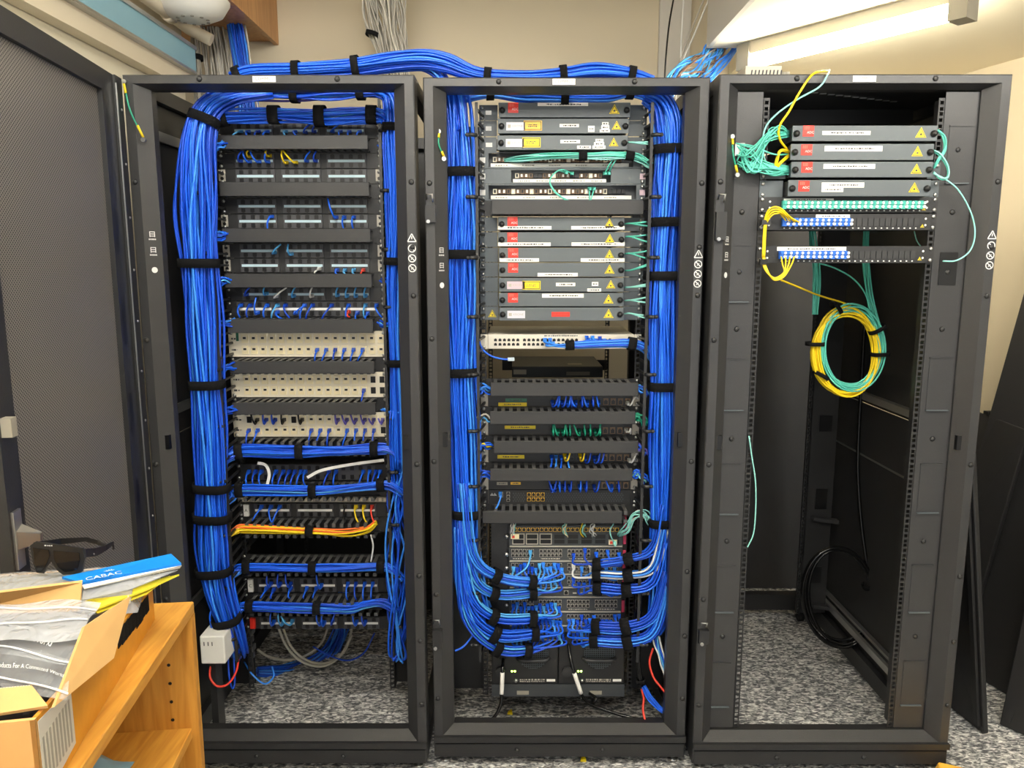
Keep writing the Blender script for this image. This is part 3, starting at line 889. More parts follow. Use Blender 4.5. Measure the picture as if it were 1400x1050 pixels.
# ================================================================== LEFT RACK
ORD = ['first', 'second', 'third', 'fourth', 'fifth', 'sixth', 'seventh', 'eighth', 'ninth', 'tenth', 'eleventh', 'twelfth', 'thirteenth', 'fourteenth', 'fifteenth', 'sixteenth']
def ordinal(label, x, xs):
    xs = sorted(xs)
    return label if len(xs) < 2 else '%s, %s from left' % (label, ORD[xs.index(x)])
P1 = []
names1 = ['topmost patch panel of the left rack, above the first black duct cover',
 'patch panel with yellow and blue leads, under the first duct cover of the left rack',
 'patch panel with empty sockets, right above the second duct cover of the left rack',
 'patch panel right under the second duct cover of the left rack',
 'patch panel right above the third duct cover, three blue leads in it',
 'patch panel right under the third duct cover of the left rack',
 'patch panel right above the fourth duct cover, with a red lead at its right end',
 'patch panel right under the fourth duct cover of the left rack']
for (a_, b_), nm in zip(((169, 189.5), (210, 231), (231, 251.5), (272, 292.5), (292.5, 313), (333, 353), (353, 373), (393, 411.5)), names1):
    P1.append(patch_panel(1, a_, b_, nm))
P1.append(patch_panel(1, 411.5, 433, 'patch panel with white label strip, above the first beige jack panel', True, 'row'))
U = .0445
def slot_z(py0, py1, k): return zat(py1, YR[k]), zat(py0, YR[k])
for i, (a_, b_) in enumerate(((189.5, 210), (251.5, 272), (313, 333), (373, 393), (433, 453))):
    z0, z1 = slot_z(a_, b_, 1)
    where = ['between the two topmost patch panels', 'below the empty patch panel near the top', 'third from the top', 'fourth from the top', 'right above the first beige jack panel'][i]
    cable_duct(1, z0, z1, 'closed black cable duct of the left rack, ' + where, True, group='closed ducts of the left rack')
for i, (a_, b_) in enumerate(((488, 508), (543, 562))):
    z0, z1 = slot_z(a_, b_, 1)
    cable_duct(1, z0, z1, 'closed black slotted duct below the %s beige jack panel' % ('first' if i == 0 else 'second'), True, coverh=.036, group='closed ducts of the left rack')

# beige jack panels
jm = MB(); jm.box(-.0095, .0095, -.004, 0, -.0125, .0125); jm.box(-.0065, .0065, -.0046, -.004, -.002, .009, 1); jm.box(-.0045, .0045, -.0052, -.0046, -.0005, .0055, 2)
jm.box(-.0045, .0045, -.0046, -.004, .010, .0118, 1)
jack_me = jm.mesh('jack', ['beige2', 'beige', 'port'])
blank_me = MB().box(-.0075, .0075, -.0006, 0, -.010, .010).mesh('empty_hole', 'port')
JZ = {}
def jack_panel(py0, py1, label, blanks=()):
    Y = YR[1]; z1, z0 = zat(py0, Y), zat(py1, Y); xc = XC[1]
    t = thing('jack_bay', label, 'patch panel', (xc, Y, z0), 'beige jack panels')
    bevel(MB().box(xc - HW, xc + HW, Y - .006, Y - .0002, z0 + .0005, z1 - .0005).build('face_plate', 'beige', t), .0015, 1)
    screws(t, 1, z0, z1, Y - .006)
    rows = (z0 + (z1 - z0) * .70, z0 + (z1 - z0) * .28)
    xs = [xc - .2 + .0005 + i * .0277 for i in range(16)]
    for r, z in enumerate(rows):
        for i, x in enumerate(xs):
            if (r, i) in blanks: inst('empty_hole', blank_me, t, (x + .009, Y - .006, z))
            else: inst('jack', jack_me, t, (x + .009, Y - .006, z))
    mb = MB()
    for r, z in enumerate(rows): scribble(mb, xc - .232, xc - .215, Y - .0065, z, .006)
    mb.build('row_marks', 'print', t)
    return t, [x + .009 for x in xs], rows, Y - .006
J1 = jack_panel(452, 488, 'beige jack panel with a green mark, uppermost of the three, six blue leads')
J2 = jack_panel(508, 543, 'beige jack panel in the middle of the three, one blue lead, black holes at right', [(0, 14), (0, 15), (1, 14), (1, 15)])
J3 = jack_panel(563, 597, 'beige jack panel, lowest of the three, with ten blue leads', [(0, 0), (0, 5), (1, 15)])
z0, z1 = zat(466, YR[1]), zat(452, YR[1])
sticker(J1[0], 'green_mark', 'greenl', XC[1] - .217, XC[1] - .209, YR[1] - .006, z0, z1)

# lower, open ducts and panels
for i, (a_, b_, w) in enumerate(((597, 628, 'under the lowest beige jack panel'), (657, 682, 'second open one from the top'), (706, 733, 'with orange and yellow cables'),
                              (757, 786, 'under the dark gap'), (810, 840, 'lowest one'))):
    z0, z1 = slot_z(a_, a_ + 21, 1)
    cable_duct(1, z0, z1, 'open slotted cable duct of the left rack, ' + w, False, depth=.06, n=17, group='open ducts of the left rack')
P1.append(patch_panel(1, 634, 656, 'patch panel crossed by a slanting white tape, under the beige jack panels', True, 'groups', False))
P1.append(patch_panel(1, 687, 706, 'patch panel with white strips and yellow and red leads at its right end', True))
P1.append(patch_panel(1, 789, 809, 'patch panel with white strips, second from the bottom of the left rack', True))
P1.append(patch_panel(1, 842, 859, 'patch panel with a red tag, lowest in the left rack', True))
Y = YR[1]
z0, z1 = zat(686, Y), zat(679, Y)
t = thing('blanking_strip', 'pale grey slotted metal strip across the lower half of the left rack', 'panel', (XC[1], Y, z0))
MB().box(XC[1] - HW, XC[1] + HW, Y - .004, Y - .0002, z0, z1).build('plate', 'lampcap', t)
mb = MB()
for i in range(30): mb.box(XC[1] - .23 + i * .0155, XC[1] - .221 + i * .0155, Y - .0046, Y - .004, z0 + .003, z1 - .003)
mb.build('slots', 'lampbody', t)
# small tags on the left ends of the lower panels
for (pn, m, txt, py) in ((P1[10], 'white', 'A', 695), (P1[11], 'white', 'C', 797), (P1[12], 'red', '', 849)):
    p, zs, z0, z1 = pn
    s = sticker(p, 'tag', m, XC[1] - .222, XC[1] - .206, Y - .003, z0 + .004, z1 - .004, .009)
    if txt:
        mb = MB(); put_text(mb, txt, XC[1] - .214, Y - .0123, zs, .011); mb.build('lettering', 'print', s)
# mounting brackets (pale) at some panel ends
for py in (240, 302, 343, 363):
    for s in (-1, 1):
        z = zat(py, Y); x = XC[1] + s * .232
        mb = MB(); mb.box(x - .010, x + .010, Y - .005, Y - .0032, z - .017, z + .017); mb.cyl((x, Y - .005, z + .009), (x, Y - .0065, z + .009), .005, 8, 1); mb.cyl((x, Y - .005, z - .009), (x, Y - .0065, z - .009), .005, 8, 1)
        mb.build('end_bracket', ['greycab', 'rubber'], P1[2][0] if py == 240 else P1[4][0] if py == 302 else P1[5][0] if py == 343 else P1[6][0])

# ---------------- leads of the left rack
YP = YR[1] - .008
YI = YR[1] - .045
def leads(k, spec, label, group, Yp=None, Yi=None, r=.0026):
    Yp = YR[k] - .008 if Yp is None else Yp; Yi = YR[k] - .045 if Yi is None else Yi
    lab = lambda c: label[c] if isinstance(label, dict) else label
    for (px, py, ex, ey, col) in spec:
        lb = ordinal(lab(col), (px, py), [(s[0], s[1]) for s in spec if lab(s[4]) == lab(col)])
        p = at(px, py, Yp); e = at(ex, ey, Yi)
        p1 = p + Vector((0, -.026, -.004)); m = (p1 + e) / 2 + Vector((0, -.012, 0))
        patch_lead([p, p1, m, e], col, lb, group, r)
B, Y_, W_, R_, V_, D_, C_ = 'bluecab', 'yellowcab', 'whitecab', 'redcab', 'violetcab', 'bluecab2', 'cyancab'
leads(1, [(330, 180, 316, 190, C_), (340, 180, 342, 191, B), (354, 180, 350, 191, D_), (366, 180, 360, 191, B), (391, 180, 394, 191, C_), (404, 180, 410, 191, B),
          (418, 181, 424, 170, D_), (430, 180, 434, 168, D_), (455, 180, 474, 164, B), (466, 180, 466, 191, B), (478, 180, 478, 191, B), (492, 180, 488, 191, B)],
      'short blue lead plugged into the topmost patch panel of the left rack', 'leads of the topmost patch panel')
leads(1, [(330, 220, 330, 207, D_), (342, 221, 332, 207, B), (355, 221, 342, 207, B), (367, 221, 364, 207, B), (420, 220, 424, 207, B), (432, 220, 432, 207, D_)],
      'short blue lead under the first duct cover of the left rack', 'blue leads under the first duct cover')
leads(1, [(343, 214, 339, 206, Y_), (369, 213, 364, 206, Y_)], 'short yellow lead rising behind the first duct cover of the left rack', 'short yellow leads')
leads(1, [(392, 222, 385, 206, Y_), (405, 222, 387, 206, Y_)], 'yellow lead slanting up in the middle of the second patch panel', 'slanting yellow leads')
leads(1, [(372, 296, 366, 314, B), (471, 297, 470, 314, B), (484, 297, 483, 314, B)], 'blue lead hanging down into the third duct cover of the left rack', 'leads above the third duct cover')
leads(1, [(460, 297, 448, 271, B)], 'blue lead rising into the second duct cover of the left rack', None)
leads(1, [(376, 345, 384, 334, C_), (399, 347, 394, 334, C_)], 'pale blue lead rising into the third duct cover of the left rack', 'leads under the third duct cover')
leads(1, [(437, 367, 430, 374, W_), (461, 369, 462, 376, B), (472, 369, 474, 376, C_), (484, 369, 486, 376, C_)], {W_: 'white lead above the fourth duct cover of the left rack', B: 'deep blue lead above the fourth duct cover, beside the red lead', C_: 'pale blue lead above the fourth duct cover of the left rack'}, 'leads above the fourth duct cover')
leads(1, [(497, 369, 494, 377, R_)], 'red lead above the fourth duct cover of the left rack', None)
leads(1, [(338, 402, 342, 392, D_), (365, 401, 362, 392, C_), (378, 405, 392, 393, W_), (402, 404, 404, 392, C_), (427, 404, 427, 392, W_), (462, 403, 462, 392, C_), (475, 404, 475, 392, C_), (487, 404, 487, 392, C_), (500, 404, 500, 392, C_)],
      {D_: 'deep blue lead under the fourth duct cover of the left rack', C_: 'pale blue lead under the fourth duct cover of the left rack', W_: 'white lead under the fourth duct cover of the left rack'}, 'leads under the fourth duct cover')
leads(1, [(330, 417, 328, 434, B), (343, 417, 338, 434, D_), (353, 427, 350, 407, B), (366, 417, 361, 434, B), (380, 417, 371, 435, C_), (391, 417, 396, 435, D_), (405, 427, 418, 416, B),
          (417, 417, 410, 436, B), (428, 417, 418, 436, D_), (380, 426, 386, 436, B), (454, 417, 440, 436, D_), (477, 417, 473, 434, B), (489, 427, 487, 437, B), (500, 417, 498, 434, C_), (515, 417, 522, 434, B), (503, 428, 500, 437, B)],
      'blue lead in the white-striped patch panel above the first beige jack panel', 'leads of the white-striped patch panel')
leads(1, [(477, 426, 478, 434, R_)], 'red lead plugged into the white-striped patch panel of the left rack', None)
def jack_leads(J, idx, row, ey, label, group, cols=(B, D_)):
    t, xs, rows, yy = J
    for i in idx:
        p = Vector((xs[i], yy - .003, rows[row] + .002)); q = p + Vector((0, -.026, -.010))
        e = Vector((xs[i] - rng.uniform(0, .012), YR[1] - .04, zat(ey, YR[1] - .04)))
        patch_lead([p, q, (q + e) / 2 + Vector((0, -.006, 0)), e], rng.choice(cols), ordinal(label, i, list(idx)), group)
jack_leads(J1, (8, 9, 10, 11, 12, 13), 1, 494, 'blue lead in the uppermost beige jack panel', 'leads of the uppermost beige panel')
jack_leads(J2, (13,), 1, 556, 'single blue lead in the middle beige jack panel', None)
jack_leads(J3, (0, 1, 7, 8, 9, 11, 12, 13, 14), 1, 612, 'blue lead in the lower row of the lowest beige jack panel', 'leads of the lowest beige panel')
jack_leads(J3, (1, 2, 3, 4, 6), 0, 566, 'dark lead in the upper row of the lowest beige jack panel', 'dark leads of the lowest beige panel', ('bluecab2', 'blackcab'))
jack_leads(J3, (10, 11, 12, 13), 0, 566, 'violet lead in the upper row of the lowest beige jack panel', 'violet leads of the lowest beige panel', ('violetcab',))
jack_leads(J3, (14, 15), 0, 572, 'violet lead looping at the right end of the lowest beige jack panel', 'violet loops of the lowest beige panel', ('violetcab',))
leads(1, [(x, 644, x - 6 + rng.uniform(-3, 6), 664, rng.choice((B, D_))) for x in (341, 350, 358, 378, 388, 396, 404, 412, 418, 450, 460, 497, 506, 514, 520)],
      'blue lead hanging from the patch panel crossed by white tape', 'leads of the panel crossed by white tape')
leads(1, [(358, 692, 345, 712, B), (371, 692, 374, 718, B), (383, 692, 372, 716, B)], 'blue lead crossing at the left of the white-striped panel with yellow leads', 'blue leads beside the tag A')
leads(1, [(487, 692, 491, 716, Y_), (498, 692, 502, 716, Y_)], 'yellow lead at the right end of the panel above the orange cables', 'yellow leads at the right end')
leads(1, [(509, 692, 513, 716, R_)], 'red lead beside two yellow leads at the right end of the panel', None)
leads(1, [(371, 797, 365, 785, D_), (384, 797, 380, 785, D_), (398, 797, 390, 785, D_), (440, 799, 432, 780, B), (365, 803, 356, 818, B), (375, 805, 371, 818, D_), (398, 803, 396, 818, B), (420, 803, 415, 818, B), (433, 803, 428, 818, B),
          (476, 797, 475, 820, B), (487, 797, 487, 820, D_), (499, 797, 497, 820, B), (510, 797, 508, 820, B)],
      'blue lead in the second lowest patch panel of the left rack', 'leads of the second lowest panel')
leads(1, [(375, 849, 370, 838, B), (388, 849, 380, 838, C_), (400, 848, 384, 842, C_), (440, 849, 432, 838, B), (444, 850, 440, 840, B), (455, 848, 458, 838, D_), (488, 849, 482, 838, B), (500, 849, 494, 838, D_)],
      'blue lead in the lowest patch panel of the left rack', 'leads of the lowest panel')
# slanting white tape and short white tape
for pts, lb in (([(420, 653), (440, 643), (480, 635), (525, 629)], 'white tape slanting across the patch panel under the beige jack panels'), ([(352, 633), (363, 636), (368, 648), (365, 664)], 'short white tape hanging at the left of the patch panel')):
    c = catmull([at(x, y, YR[1] - .05) for x, y in pts], 6)
    mb = MB()
    for i in range(len(c) - 1):
        a_, b_ = c[i], c[i + 1]; d_ = (b_ - a_).normalized(); w = Vector((-d_.z, 0, d_.x)) * .0045
        mb.hexa([a_ - w, b_ - w, b_ - w + Vector((0, .001, 0)), a_ - w + Vector((0, .001, 0)), a_ + w, b_ + w, b_ + w + Vector((0, .001, 0)), a_ + w + Vector((0, .001, 0))])
    tag(mb.build('cloth_tape', 'white'), lb, 'tape')
patch_lead([at(x, y, YR[1] - .06) for x, y in ((507, 731), (510, 745), (509, 757), (507, 768))], W_, 'short white cable hanging across the dark gap of the left rack', None, plug=False)
patch_lead([at(x, y, YR[1] - .05) for x, y in ((472, 690), (470, 703), (473, 716))], 'blackcab', 'short black lead left of the two yellow leads', None, plug=False)

# ---------------- vertical cable managers
def vertical_manager(k, px_rod, Yrod, side, label, py0=150, py1=900, ring=True):
    x_r = XC[k] + side * .2325
    zt = zat(py0, Yrod); zb = zat(py1, Yrod)
    xr = at(px_rod, 400, Yrod).x
    t = thing('cable_manager', label, 'cable manager', (xr, Yrod, zb), 'upright cable managers')
    MB().box(xr - .004, xr + .004, Yrod - .003, Yrod + .003, zb, zt).build('rod', 'black', t)
    z = zt - .02; i = 0
    lo, hi = min(xr, x_r), max(xr, x_r)
    mb0 = MB(); mb0.hexa([(xr, Yrod, -.003), (xr + .006, Yrod, -.003), (x_r + .006, YR[k] - .004, -.003), (x_r, YR[k] - .004, -.003),
                          (xr, Yrod, .003), (xr + .006, Yrod, .003), (x_r + .006, YR[k] - .004, .003), (x_r, YR[k] - .004, .003)])
    org = Vector((xr, Yrod, 0))
    mb0.v = [tuple(Vector(v) - org) for v in mb0.v]
    fme = mb0.mesh('finger', 'black')
    rm = MB(); rm.tube([(0, -.002, 0), (side * .012, -.012, 0), (side * .026, -.006, 0)], .0055, 8); rm.dome((side * .026, -.010, 0), (0, -1, 0), .006, .005, 8)
    rme = rm.mesh('ring', 'black')
    while z > zb:
        inst('finger', fme, t, (xr, Yrod, z))
        if ring and i % 5 == 2: inst('ring', rme, t, (xr, Yrod, z))
        z -= .0445 * .75; i += 1
    return t
vertical_manager(1, 294, .09, -1, 'black upright cable manager with rings between panels and left bundle, left rack', 135, 905)
vertical_manager(1, 525, .15, 1, 'black upright cable manager at the right of the panels, left rack', 135, 905)
vertical_manager(2, 653, .08, -1, 'black upright cable manager at the left of the panels, middle rack', 140, 905)
vertical_manager(2, 885, .08, 1, 'black upright cable manager at the right of the panels, middle rack', 140, 905)

# ================================================================== MIDDLE RACK and RIGHT RACK: fibre drawers
def triangle_sign(t, x, y, z, s):
    o = MB().prism([(x - s * .56, z - s * .45), (x + s * .56, z - s * .45), (x, z + s * .55)], y - .0008, y).build('laser_warning', 'yellow', t)
    mb = MB()
    def bar(x0, z0, x1, z1, w):
        dx, dz = x1 - x0, z1 - z0; l = math.hypot(dx, dz); nx, nz = -dz / l * w / 2, dx / l * w / 2
        b = len(mb.v); mb.v += [(x0 - nx, y - .0011, z0 - nz), (x1 - nx, y - .0011, z1 - nz), (x1 + nx, y - .0011, z1 + nz), (x0 + nx, y - .0011, z0 + nz)]
        mb.face((b, b + 1, b + 2, b + 3))
    q = .80
    A_, B_, C2 = (x - s * .44, z - s * .38), (x + s * .44, z - s * .38), (x, z + s * .40)
    for a_, b_ in ((A_, B_), (B_, C2), (C2, A_)): bar(a_[0], a_[1], b_[0], b_[1], s * .055)
    mb.cyl((x, y - .0012, z - s * .14), (x, y - .0008, z - s * .14), s * .10, 10)
    for k_ in range(8):
        an = k_ * math.pi / 4; bar(x, z - s * .14, x + math.cos(an) * s * .2, z - s * .14 + math.sin(an) * s * .2, s * .025)
    bar(x, z - s * .14, x + s * .3, z - s * .14, s * .03)
    mb.build('symbol', 'print', o)
def drawer(k, py0, py1, px0, px1, Yf, label, brand, strips=(), ears=True, extra=(), earnote=None, trix=None, group=None):
    z1, z0 = zat(py0, Yf), zat(py1, Yf); xa = at(px0, (py0 + py1) / 2, Yf).x; xb = at(px1, (py0 + py1) / 2, Yf).x
    Yr = YR[k]; zc = (z0 + z1) / 2; h = z1 - z0; xc = XC[k]
    t = thing('fibre_enclosure', label, 'fibre drawer', (xc, Yr, z0), group)
    f = bevel(MB().box(xa, xb, Yf, Yf + .006, z0, z1).build('front', 'slate', t), .0015, 2)
    MB().box(xa + .004, xb - .004, Yf + .006, Yr + .22, z0 + .002, z1 - .002).build('tray', 'darkslate', t)
    if ears:
        for s in (-1, 1):
            e0, e1 = (xc - HW, xa - .003) if s < 0 else (xb + .003, xc + HW)
            MB().box(e0, e1, Yr - .003, Yr - .0002, z0 - .0006, z1 + .0012).build('ear', 'slate', t)
        screws(t, k, z0, z1, Yr - .003)
    for x in (xa + .0105, xb - .0105): inst('knob', knob_me, t, (x, Yf, zc - .001))
    yy = Yf - .0001
    def X(px): return at(px, (py0 + py1) / 2, Yf).x
    if brand == 'ADC':
        bx0 = xa + .027; s = .029
        b = sticker(t, 'badge', 'red', bx0, bx0 + s, yy, z0 + h * .30, z0 + h * .30 + s * .95)
        mb = MB(); put_text(mb, 'ADC', bx0 + s * .68, yy - .0011, z0 + h * .30 + s * .34, .009, 0, .018)
        mb.build('lettering', 'printw', b)
        mb = MB()
        for i in range(4): mb.box(bx0 + .004 + i * .0035, bx0 + .0055 + i * .0035, yy - .0011, yy - .0008, z0 + h * .30 + s * .58, z0 + h * .30 + s * .86)
        mb.build('stripes', 'red2', b)
    elif brand:
        bx0 = xa + .024; w = .052
        b = sticker(t, 'badge', brand, bx0, bx0 + w, yy, zc - .012, zc + .010)
        mb = MB(); put_text(mb, 'KRONE', bx0 + w * .62, yy - .0011, zc - .001, .008, 0, .030)
        mb.box(bx0 + .004, bx0 + .013, yy - .0011, yy - .0008, zc - .0055, zc + .0035); mb.build('lettering', 'greycab', b)
    triangle_sign(t, X(trix) if trix else xb - .044, yy, zc + .001, .026 if brand in ('ADC', None) or not trix else .024)
    for (p0, p1, q0, q1) in strips:
        b = sticker(t, 'label_strip', 'white', X(p0), X(p1), yy, zat(q1, Yf), zat(q0, Yf))
        mb = MB(); w = X(p1) - X(p0); scribble(mb, X(p0) + w * .18, X(p1) - w * .14, yy - .0011, (zat(q0, Yf) + zat(q1, Yf)) / 2, .0042); mb.build('print', 'print', b)
    for (m, p0, p1, q0, q1) in extra:
        b = sticker(t, 'sticker', m, X(p0), X(p1), yy, zat(q1, Yf), zat(q0, Yf))
        if m in ('yellow', 'orange'):
            mb = MB(); x0_, x1_, za, zb = X(p0) + .002, X(p1) - .002, zat(q1, Yf) + .002, zat(q0, Yf) - .002; w = .0018
            mb.box(x0_, x1_, yy - .0012, yy - .0008, za, za + w); mb.box(x0_, x1_, yy - .0012, yy - .0008, zb - w, zb)
            mb.box(x0_, x0_ + w, yy - .0012, yy - .0008, za, zb); mb.box(x1_ - w, x1_, yy - .0012, yy - .0008, za, zb)
            for q in (.40, .60): scribble(mb, x0_ + .010, x1_ - .010, yy - .0011, za + (zb - za) * q, .003)
            mb.build('print', 'print', b)
        else:
            mb = MB(); scribble(mb, X(p0) + .006, X(p1) - .006, yy - .0011, (zat(q0, Yf) + zat(q1, Yf)) / 2, .004); mb.build('print', 'redcab', b)
    if earnote:
        e0 = at(earnote[0], 170, Yr - .003).x; e1 = at(earnote[1], 170, Yr - .003).x
        sticker(t, 'ear_label', 'white', e0, e1, Yr - .003, zc - .006, zc + .006)
    return t
YD = .135
G2a, G2b, G3 = 'fibre drawers at the top of the middle rack', 'fibre drawers in the middle of the middle rack', 'fibre drawers of the right rack'
drawer(2, 140, 160.5, 681.5, 862, YD, 'grey fibre drawer with red badge, topmost in the middle rack', 'ADC', [(735, 804, 140.5, 145)], earnote=(664, 672), trix=840, group=G2a)
drawer(2, 162, 182.5, 680.5, 860, YD, 'grey fibre drawer with amber sticker, second from the top of the middle rack', 'lilac', [(765, 791.5, 169.5, 174), (804, 813, 172, 180.5), (820, 834, 177, 180.8), (822, 833, 171.5, 177), (823, 832, 167, 171.5)], extra=[('orange', 716, 741, 165, 178.5)], earnote=(664, 672), trix=843, group=G2a)
drawer(2, 185, 205, 680, 858.5, YD, 'grey fibre drawer with yellow sticker, third from the top of the middle rack', 'lilac', [(766, 793, 191.2, 196), (789, 808, 199, 203.5), (810, 828, 199, 203.5), (812, 826, 194.5, 199), (814, 825, 190, 194.5)], extra=[('yellow', 714, 739, 188, 201.5)], earnote=(664, 673), trix=839, group=G2a)
rows = [(297, 315, 681, 854), (317.5, 337, 681, 854.5), (339, 358, 682, 854), (359.5, 378.3, 682, 854), (380, 399, 682, 853), (400.5, 419, 682, 852.5), (420.5, 438.5, 682.5, 852.5)]
nm2 = ['first of the seven below the duct cover', 'second of the seven, two long white strips', 'third of the seven, shorter white strips', 'fourth of the seven, one white strip low down', None, 'sixth of the seven, white strip along its top', None]
st2 = [[(680.8, 754, 309, 313.8), (781, 854, 309, 313.8)], [(681, 753, 331.5, 336.5), (781.5, 854, 331.3, 336.3)], [(683, 737, 353, 358), (794, 854, 353, 358)], [(735, 790, 373, 378)], [(760, 786.5, 386.5, 391.3), (809, 818, 385.5, 391), (803, 822, 394.3, 398.7)], [(741, 798, 401.5, 407)], []]
for i, (a_, b_, c_, d_) in enumerate(rows):
    if i == 4:
        drawer(2, a_, b_, c_, d_, YD, 'grey fibre drawer with pink badge and yellow sticker, fifth of the seven', 'pinkb', st2[i], extra=[('yellow', 714, 739, 384, 396)], trix=835, group=G2b)
    elif i == 6:
        t = drawer(2, a_, b_, c_, d_, YD, 'grey fibre drawer with red sticker and two warning triangles, lowest of the seven', 'lilac', [], extra=[('red', 754, 779, 426.5, 433)], group=G2b)
        p = at(673, 429, YR[2] - .003); triangle_sign(t, p.x, p.y, p.z, .022)
    else:
        drawer(2, a_, b_, c_, d_, YD, 'grey fibre drawer with red badge, ' + nm2[i], 'ADC', st2[i], group=G2b)
YD3 = -.03
st3 = [[(1124, 1190, 179, 184.5)], [(1127, 1206, 199.5, 207)], [(1125.5, 1196, 224, 230.8)], [(1123, 1181, 249.5, 256.5), (1123, 1153, 256, 262.5)]]
for i, (a_, b_, c_, d_) in enumerate(((171.5, 193, 1083.5, 1282), (196.5, 219, 1081, 1277), (221, 242.5, 1081.5, 1275.5), (246, 268.5, 1077.5, 1272.5))):
    drawer(3, a_, b_, c_, d_, YD3, 'grey fibre drawer with red badge, %s of the four in the right rack' % ('topmost', 'second', 'third', 'lowest')[i], 'ADC', st3[i], ears=(i in (2, 3)), group=G3)

# ---------------- white fibre termination panels
def fibre_panel(py0, py1, label, inner, dark=()):
    Y = YR[2]; z1, z0 = zat(py0, Y), zat(py1, Y); xc = XC[2]; h = z1 - z0
    t = thing('fibre_bay', label, 'patch panel', (xc, Y, z0), 'fibre panels with label rails')
    xa, xb = inner
    mb = MB(); mb.box(xc - HW, xa, Y - .006, Y - .0002, z0 + .0005, z1 - .0005); mb.box(xb, xc + HW, Y - .006, Y - .0002, z0 + .0005, z1 - .0005)
    mb.box(xa, xb, Y - .006, Y - .0002, z0 + .0005, z0 + .005); mb.box(xa, xb, Y - .006, Y - .0002, z1 - .0035, z1 - .0005)
    mb.build('frame', 'slate', t)
    MB().box(xa - .02, xb + .02, Y + .030, Y + .034, z0, z1).build('recess_plate', 'darkslate', t)
    rail = MB().box(xa + .006, xb - .012, Y + .006, Y + .016, z0 + .005, z0 + .005 + h * .24).build('label_rail', 'white', t)
    mb = MB()
    for i in range(5): scribble(mb, xa + .02 + i * (xb - xa) / 5.4, xa + .055 + i * (xb - xa) / 5.4, Y + .0055, z0 + .005 + h * .12, .004)
    mb.build('print', 'lampcap', rail)
    n = int((xb - xa - .03) / .0135); mb = MB()
    for i in range(n):
        x = xa + .012 + i * .0135
        if any(a_ <= i <= b_ for a_, b_ in dark): mb.box(x, x + .012, Y + .018, Y + .030, z0 + h * .48, z0 + h * .74, 2); continue
        mb.box(x, x + .0115, Y + .016, Y + .030, z0 + h * .46, z0 + h * .76, 0 if i % 4 else 1)
        mb.box(x + .003, x + .0085, Y + .013, Y + .016, z0 + h * .52, z0 + h * .70, 2 if i % 3 == 0 else 3)
    mb.build('connectors', ['brown', 'beige', 'port', 'cap'], t)
    screws(t, 2, z0, z1, Y - .006)
    for s, m in ((-1, 'white'), (1, 'pinkb')):
        x = xc + s * .2325; zz = (z0 + z1) / 2
        MB().box(x - .008, x + .008, Y - .0068, Y - .006, zz - .008, zz + .008).build('ear_label', m, t)
    return t
xc = XC[2]
fibre_panel(208, 231, 'fibre panel with aqua cables strapped along it, uppermost of the three white-railed', (xc - .215, xc + .205))
fibre_panel(231, 252, 'fibre panel with grey blank ends, middle of the three white-railed', (xc - .150, xc + .140), ((4, 5), (12, 13)))
fibre_panel(252, 275, 'fibre panel right above the duct cover, lowest of the three white-railed', (xc - .215, xc + .215), ((25, 30),))
z0, z1 = slot_z(275, 296, 2)
cable_duct(2, z0, z1, 'closed black duct cover between the fibre panels and the seven grey drawers', True, depth=.06, xs=(at(672, 285, .11).x, at(880, 285, .11).x), group='closed ducts of the middle rack')

# ---------------- cream network switch
def port_block(mb, x0, x1, z0, z1, y, n, rows=2, mi=1, mi2=0):
    st = (x1 - x0) / n; hh = (z1 - z0) / rows
    for r in range(rows):
        for i in range(n):
            cx = x0 + (i + .5) * st; a_, b_ = z0 + r * hh + hh * .12, z1 - (rows - 1 - r) * hh - hh * .12
            mb.box(cx - st * .40, cx + st * .40, y - .0012, y, a_, b_, mi2)
            mb.box(cx - st * .32, cx + st * .32, y - .0018, y - .0012, a_ + hh * .08, b_ - hh * .2, mi)
            mb.box(cx - st * .15, cx + st * .15, y - .0018, y - .0012, b_ - hh * .2, b_ - hh * .05, mi)
Y = YR[2]; z1, z0 = zat(457, Y), zat(477.5, Y)
t = thing('network_switch', 'cream network switch with two rows of ports and blue cables at its right', 'network switch', (xc, Y, z0))
bevel(MB().box(xc - .220, xc + .220, Y - .004, Y + .30, z0 + .001, z1).build('case', 'cream', t), .002, 1)
MB().box(xc - HW, xc - .2205, Y - .004, Y - .0005, z0 + .001, z1).build('ear', 'cream', t); MB().box(xc + .2205, xc + HW, Y - .004, Y - .0005, z0 + .001, z1).build('ear', 'cream', t)
screws(t, 2, z0, z1, Y - .004)
for g in range(4):
    mb = MB(); x0_ = at((674.5, 714, 754.5, 800)[g], 466, Y).x; w = at(711, 466, Y).x - at(674.5, 466, Y).x
    port_block(mb, x0_, x0_ + w, z0 + .009, z1 - .010, Y - .004, 6); mb.build('ports', ['greycab2', 'port'], t)
mb = MB(); scribble(mb, xc - .05, xc + .05, Y - .0046, z1 - .004, .004); mb.build('print', 'print', t)

# dark switch mounted on the rear rails
Yb = .80; p = at(700, 501, Yb); q = at(824, 516, Yb)
t = thing('network_switch', 'dark network switch set far back behind the open gap of the middle rack', 'network switch', (0, Yb, q.z))
bevel(MB().box(p.x, q.x, Yb, Yb + .32, q.z, p.z).build('case', 'darkslate', t), .002, 1)
MB().box(p.x - .04, q.x + .045, Yb + .20, Yb + .205, q.z, p.z).build('mounting_bracket', 'black', t)
sticker(t, 'label', 'greycab', p.x + .006, p.x + .055, Yb, q.z + .012, q.z + .03); sticker(t, 'badge', 'lampcap', q.x - .14, q.x - .05, Yb, q.z + .008, q.z + .022)
mb = MB().box(q.x - .13, q.x - .075, Yb + .05, Yb + .09, p.z, p.z + .0006); mb.build('top_label', 'lampcap', t)

